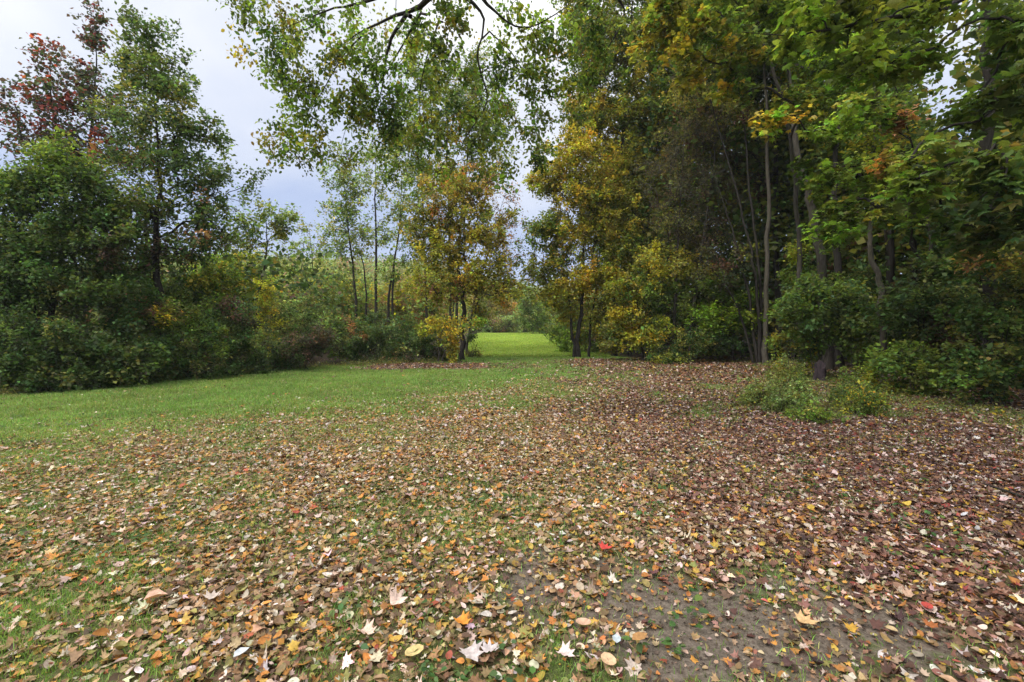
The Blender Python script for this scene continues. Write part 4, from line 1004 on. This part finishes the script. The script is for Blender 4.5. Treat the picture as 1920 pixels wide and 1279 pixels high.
# tall weeds and seedlings: the grassy patch in front of the stump and the fringe along the bushes
wr = np.random.default_rng(88)
wa = Acc()
n = 90000
wx, wy = wr.random(n) * 12 + 2.5, wr.random(n) * 17 + 6.5
d1 = ((wx - 6.1) / 1.6) ** 2 + ((wy - 9.4) / 1.5) ** 2
edge = np.interp(wy, [6, 8, 9, 11, 13, 16, 20, 24], [7.8, 8.2, 8.3, 8.2, 8.6, 9.8, 10.4, 10.5])
k = (wr.random(n) < .75 * np.exp(-d1 * 1.1) * np.clip(2.2 * fnoise(wx, wy, 1.6, 91) - .45, 0, 1.3)) | ((np.abs(wx - edge - .5) < .7) & (wr.random(n) < .30) & (wy < 16)) | ((np.abs(wy - 21.2) < .5) & (wr.random(n) < .25) & (wx > 4.5))
wx, wy = wx[k], wy[k]
dd1 = ((wx - 6.1) / 1.6) ** 2 + ((wy - 9.4) / 1.5) ** 2
hh = .05 + (.14 + .34 * np.exp(-dd1 * .9)) * wr.random(len(wx)) * fnoise(wx, wy, 1.5, 93) * 2
n2 = 9000
fy = 8 + 13.5 * wr.random(n2)
fx = np.interp(fy, [0, 8, 10.7, 14, 18.4, 21.5, 27, 40], [-18, -15, -12.3, -11.5, -8.0, -3.4, -2.9, -3.6]) + .25 + wr.normal(0, .22, n2) + .5 * (fnoise(fy, fy * 0, 1.2, 95) - .5)
k2 = wr.random(n2) < (.15 + .9 * fnoise(fx, fy, .9, 97))
wx, wy = np.concatenate([wx, fx[k2]]), np.concatenate([wy, fy[k2]])
hh = np.concatenate([hh, .08 + .22 * wr.random(int(k2.sum())) ** 2])
WEED = [(3, (.13, .15, .04)), (2, (.09, .13, .035)), (1.5, (.19, .17, .07)), (.7, (.24, .21, .035)), (1.5, (.06, .10, .03))]
blades(wa, wx, wy, hh, .005 + .005 * wr.random(len(wx)), jit(pick(WEED, len(wx), wr), wr, .25, .1), .55)
sel = np.repeat(np.arange(len(wx)), wr.integers(0, 4, len(wx)))
lx, ly, lh = wx[sel], wy[sel], hh[sel]
pos = np.stack([lx, ly, ground_z(lx, ly) + lh * (.3 + .8 * wr.random(len(lx)))], 1)
pos[:, :2] += wr.normal(0, .05, (len(lx), 2))
leaves_into(wa, OVAL, pos, np.array([0, 0, 1.0]) + wr.normal(0, .5, (len(lx), 3)), wr.normal(0, 1, (len(lx), 3)), .042 * np.exp(wr.normal(0, .3, len(lx))), jit(pick(WEED + [(1, (.25, .22, .02))], len(lx), wr), wr, .25, .1))
# little broad leaved lawn weeds showing between the fallen leaves
n = 620
y = 1.8 + 8 * wr.random(n) ** 1.2; x = (wr.random(n) * 2 - 1) * (y * 1.15 + .4)
k = (x < 3.0 + .3 * y) & (fnoise(x, y, 1.2, 71) > .5); x, y = x[k], y[k]
rep = 12
px_ = np.repeat(x, rep) + wr.normal(0, .04, len(x) * rep); py_ = np.repeat(y, rep) + wr.normal(0, .04, len(x) * rep)
pos = np.stack([px_, py_, ground_z(px_, py_) + .015 + .05 * wr.random(len(px_))], 1)
leaves_into(wa, OVAL, pos, np.array([0, 0, 1.0]) + wr.normal(0, .35, (len(px_), 3)), wr.normal(0, 1, (len(px_), 3)), .027 * np.exp(wr.normal(0, .35, len(px_))), jit(pick([(3, (.05, .10, .028)), (1, (.08, .12, .03))], len(px_), wr), wr, .2, .08), wid=np.full(len(px_), 1.1))
tag(wa.build('tall_weeds', M_GRASS), kind='stuff')

# ================================================================== OVERHANGING TREE (trunk stands behind the viewer)
def q4(px, py, Y, rad): return list(P(px, py, Y)) + [rad]
ot = [np.array([[1.6, -3.6, 0, .34], [1.55, -3.5, 2.2, .30], [1.3, -3.0, 4.3, .27], [.8, -1.6, 6.0, .21], [.2, 1.0, 6.9, .16], list(P(830, -120, 5.2)) + [.13], list(P(800, 2, 6.2)) + [.085], list(P(735, 30, 6.5)) + [.055], list(P(660, 70, 6.7)) + [.03], list(P(590, 130, 6.8)) + [.012]]),
      np.array([q4(770, 10, 6.35, .05), q4(728, 90, 6.6, .032), q4(715, 170, 6.8, .02), q4(690, 250, 6.9, .009)]),
      np.array([q4(838, -30, 5.9, .06), q4(905, 30, 6.2, .026), q4(896, 110, 6.3, .021), q4(913, 190, 6.3, .018), q4(872, 260, 6.4, .013), q4(845, 325, 6.4, .008)]),
      np.array([q4(845, -70, 5.6, .07), q4(925, 20, 6.0, .026), q4(985, 52, 6.2, .019), q4(1060, 14, 6.3, .013), q4(1100, -30, 6.3, .010)]),
      np.array([q4(825, -60, 5.7, .06), q4(700, 0, 6.0, .032), q4(610, 20, 6.2, .022), q4(520, 60, 6.3, .010)]),
      np.array([q4(860, -150, 5.0, .07), q4(1080, -40, 6.2, .04), q4(1168, 10, 6.6, .028), q4(1140, 90, 6.7, .020), q4(1080, 150, 6.8, .010)])]
ot += [np.array([q4(800, 6, 6.2, .028), q4(752, 90, 6.6, .018), q4(715, 150, 6.8, .013), q4(660, 215, 6.9, .009), q4(640, 270, 6.9, .005)]),
       np.array([q4(690, 55, 6.65, .022), q4(640, 110, 6.7, .014), q4(600, 180, 6.8, .010), q4(560, 250, 6.8, .005)]),
       np.array([q4(905, 50, 6.2, .018), q4(960, 100, 6.5, .012), q4(1000, 180, 6.6, .009), q4(1012, 270, 6.7, .005)]),
       np.array([q4(830, 20, 6.2, .020), q4(800, 110, 6.7, .013), q4(786, 190, 6.9, .010), q4(800, 290, 6.9, .005)])]
OV = mix((1, G_DARK), (3, G_MID), (1, G_LITE), (.6, OLIVE_Y))
OV2 = mix((1, G_DARK), (2, G_MID), (1, G_LITE), (1, OLIVE_Y), (.4, ORANGE))
_r = grow('overhanging_tree', 'dark limbs and small hanging leaves reaching down from a tree over the viewer, top centre', 'tree', ot,
     [B(620, 110, 110, 85, 6.6, OV, .8), B(560, 200, 60, 70, 6.7, OV, .85), B(490, 100, 42, 50, 6.6, OV, .55), B(430, 6, 55, 16, 6.4, OV, .6, .5), B(545, 275, 42, 28, 6.7, OV2, .9), B(690, 190, 85, 85, 6.8, OV, .8),
      B(760, 110, 80, 80, 6.8, OV, .75), B(640, 260, 70, 42, 6.8, OV2, .75), B(780, 220, 75, 75, 6.8, OV2, .6), B(860, 110, 75, 80, 6.5, OV, .8), B(860, 240, 75, 65, 6.5, OV2, .6), B(975, 130, 75, 72, 6.5, OV, .85),
      B(1020, 205, 50, 52, 6.6, OV, .8), B(940, 220, 56, 60, 6.5, OV, .55), B(1070, 110, 62, 60, 6.6, OV, .75), B(1008, 290, 30, 36, 6.7, OV, .6, .5), B(820, 320, 50, 28, 6.5, OV2, .6), B(530, 30, 70, 34, 6.4, OV, .6), B(700, 30, 90, 45, 6.5, OV, .65), B(1000, 40, 90, 42, 6.3, OV, .65), B(930, 325, 36, 26, 6.7, OV, .5),
      B(1120, 50, 60, 50, 6.6, OV, .8), B(1105, 150, 45, 40, 6.8, OV, .6), B(850, 30, 80, 40, 6.4, OV, .6), B(1060, 190, 40, 40, 6.7, OV, .5), B(720, 300, 50, 28, 6.9, OV, .5)],
     leaf=.052, tpl=OVAL, cover=.36, clump=.24, dens=.74, seed=90, bark=M_BARK_D, leafmat=M_LEAF_NEAR, droop=.9, upright=.5, tip=.0032, twigs=6, lv=.25)

# ================================================================== FAR-OFF WOODS (masses nobody could count)
def wood_mass(name, n, fx, leafs, pal, seed, trunks=0, per=26):
    r = np.random.default_rng(seed)
    x, y, z, R = fx(n, r)
    n = len(x)
    a = Acc()
    idx = np.repeat(np.arange(n), per)
    q = norm(r.normal(0, 1, (len(idx), 3))) * (r.random((len(idx), 1)) ** .4) * R[idx, None]
    pos = np.stack([x, y, z], 1)[idx] + q
    pos[:, 2] = np.maximum(pos[:, 2], ground_z(pos[:, 0], pos[:, 1]) + .05)
    c = jit(pick(pal, n, r), r, .2, .07)[idx]
    leaves_into(a, DIAMOND, pos, np.array([0, 0, .8]) + r.normal(0, .6, (len(idx), 3)), r.normal(0, 1, (len(idx), 3)), leafs * np.exp(r.normal(0, .3, len(idx))), jit(c, r, .25, .08), wid=np.full(len(idx), 1.25))
    for t in range(trunks):
        q = r.integers(0, n)
        g = float(ground_z(x[q], y[q])); h = max(z[q] - g, 3) + 1
        s = resample(np.array([[x[q], y[q], g - .2, .10 + .12 * r.random()], [x[q] + r.normal(0, .3), y[q], g + h * .5, .1], [x[q] + r.normal(0, .6), y[q] + r.normal(0, .4), g + h, .05]]), 8)
        tube(a, s[:, :3], s[:, 3], 6, 0, None)
        a.c[-1][:] = np.array([.035, .03, .025]) * (.6 + .8 * r.random())
    o = a.build(name, M_LEAF)
    tag(o, kind='stuff')
    return o


def right_wood(n, r):
    y = 21 + 22 * r.random(n)
    lo = np.interp(y, [21, 23, 26, 34, 43], [12.5, 8.2, 6.6, 7.0, 8.5])
    x = lo + (30 - lo) * r.random(n)
    m = r.random(n) < .45
    x2 = 13.5 + 16 * r.random(n); y2 = 2 + 22 * r.random(n)
    x2 = np.maximum(x2, np.interp(y2, [9, 12, 16, 20], [12.5, 12.5, 13.2, 14]))
    x, y = np.where(m, x2, x), np.where(m, y2, y)
    h = np.interp(x, [6, 9, 14, 22], [11, 17, 20, 18]) * np.where(m, .62, 1)
    z = ground_z(x, y) + .2 + h * r.random(n) ** .9
    u, v = x / y * F + 960, 615 - (z - CAM_H) / y * F
    k = ((u - 1780) / 75) ** 2 + ((v - 150) / 150) ** 2 > 1
    return x[k], y[k], z[k], (.8 + .8 * r.random(n))[k]


wood_mass('background_forest', 8600, right_wood, .24, mix((3, G_DARK), (.5, BROWNG), (1.6, OLIVE), (1, G_MID)), 201, 46, 34)


def left_wood(n, r):
    y = 16 + 24 * r.random(n)
    hi = np.interp(y, [16, 19, 24, 40], [-11.5, -9.5, -9.0, -12])
    x = hi - (26 - np.abs(hi) + 8) * r.random(n)
    h = 4.2 + 1.6 * fnoise(x, y, .2, 17)
    z = ground_z(x, y) + .2 + h * r.random(n)
    return x, y, z, .6 + .6 * r.random(n)


wood_mass('background_woodland', 1300, left_wood, .22, mix((3, G_DARK), (1, G_BLUE), (.7, BROWNG), (.6, OLIVE)), 202, 16)


def mid_wood(n, r):
    """the thicket floor between the lawn bushes and the hillside, both sides of the meadow"""
    y = 27 + 55 * r.random(n)
    left = r.random(n) < .62
    x = np.where(left, np.interp(y, [27, 40, 70, 82], [-3.8, -4.6, -6.0, -6.0]) - 34 * r.random(n), np.interp(y, [27, 40, 70, 82], [5.6, 6.2, 7.0, 6.0]) + 24 * r.random(n))
    h = np.where(left, 2.6 + 2.4 * fnoise(x, y, .2, 19), 5 + 4 * fnoise(x, y, .2, 23))
    z = ground_z(x, y) + .3 + h * r.random(n)
    return x, y, z, .7 + .7 * r.random(n)


wood_mass('background_thicket', 2000, mid_wood, .26, mix((3, OLIVE), (1.5, G_MID), (2, PALE), (.6, RUST), (.3, GOLD)), 203, 20)


def hill_wood(n, r):
    y = 84 + 240 * r.random(n) ** 1.3
    x = y * (-.78 + 1.0 * r.random(n))
    z = ground_z(x, y) + (1.0 + 5.0 * r.random(n)) + 3.5 * (r.random(n) < .12)
    return x, y, z, 1.6 + 2.2 * r.random(n)


wood_mass('wooded_hill', 3600, hill_wood, .55, mix((3, OLIVE), (3, PALE), (1.2, G_MID), (.8, RUST), (.3, ORANGE)), 204, 0, 90)

# ------------------------------------------------------------------ air
hm, nt, out = new_mat('haze')
pv = nt.nodes.new('ShaderNodeVolumePrincipled')
pv.inputs['Color'].default_value = (.86, .90, .96, 1); pv.inputs['Density'].default_value = .0004
nt.links.new(pv.outputs[0], out.inputs['Volume'])
a = Acc()
X0, X1, Y0, Y1, Z0, Z1 = -715, 715, -75, 915, -2.0, 62.0
a.add(np.array([[x, y, z] for z in (Z0, Z1) for y in (Y0, Y1) for x in (X0, X1)]), np.array([[0, 2, 3, 1], [4, 5, 7, 6], [0, 1, 5, 4], [2, 6, 7, 3], [0, 4, 6, 2], [1, 3, 7, 5]]))
tag(a.build('haze', hm, colour=False), kind='stuff')
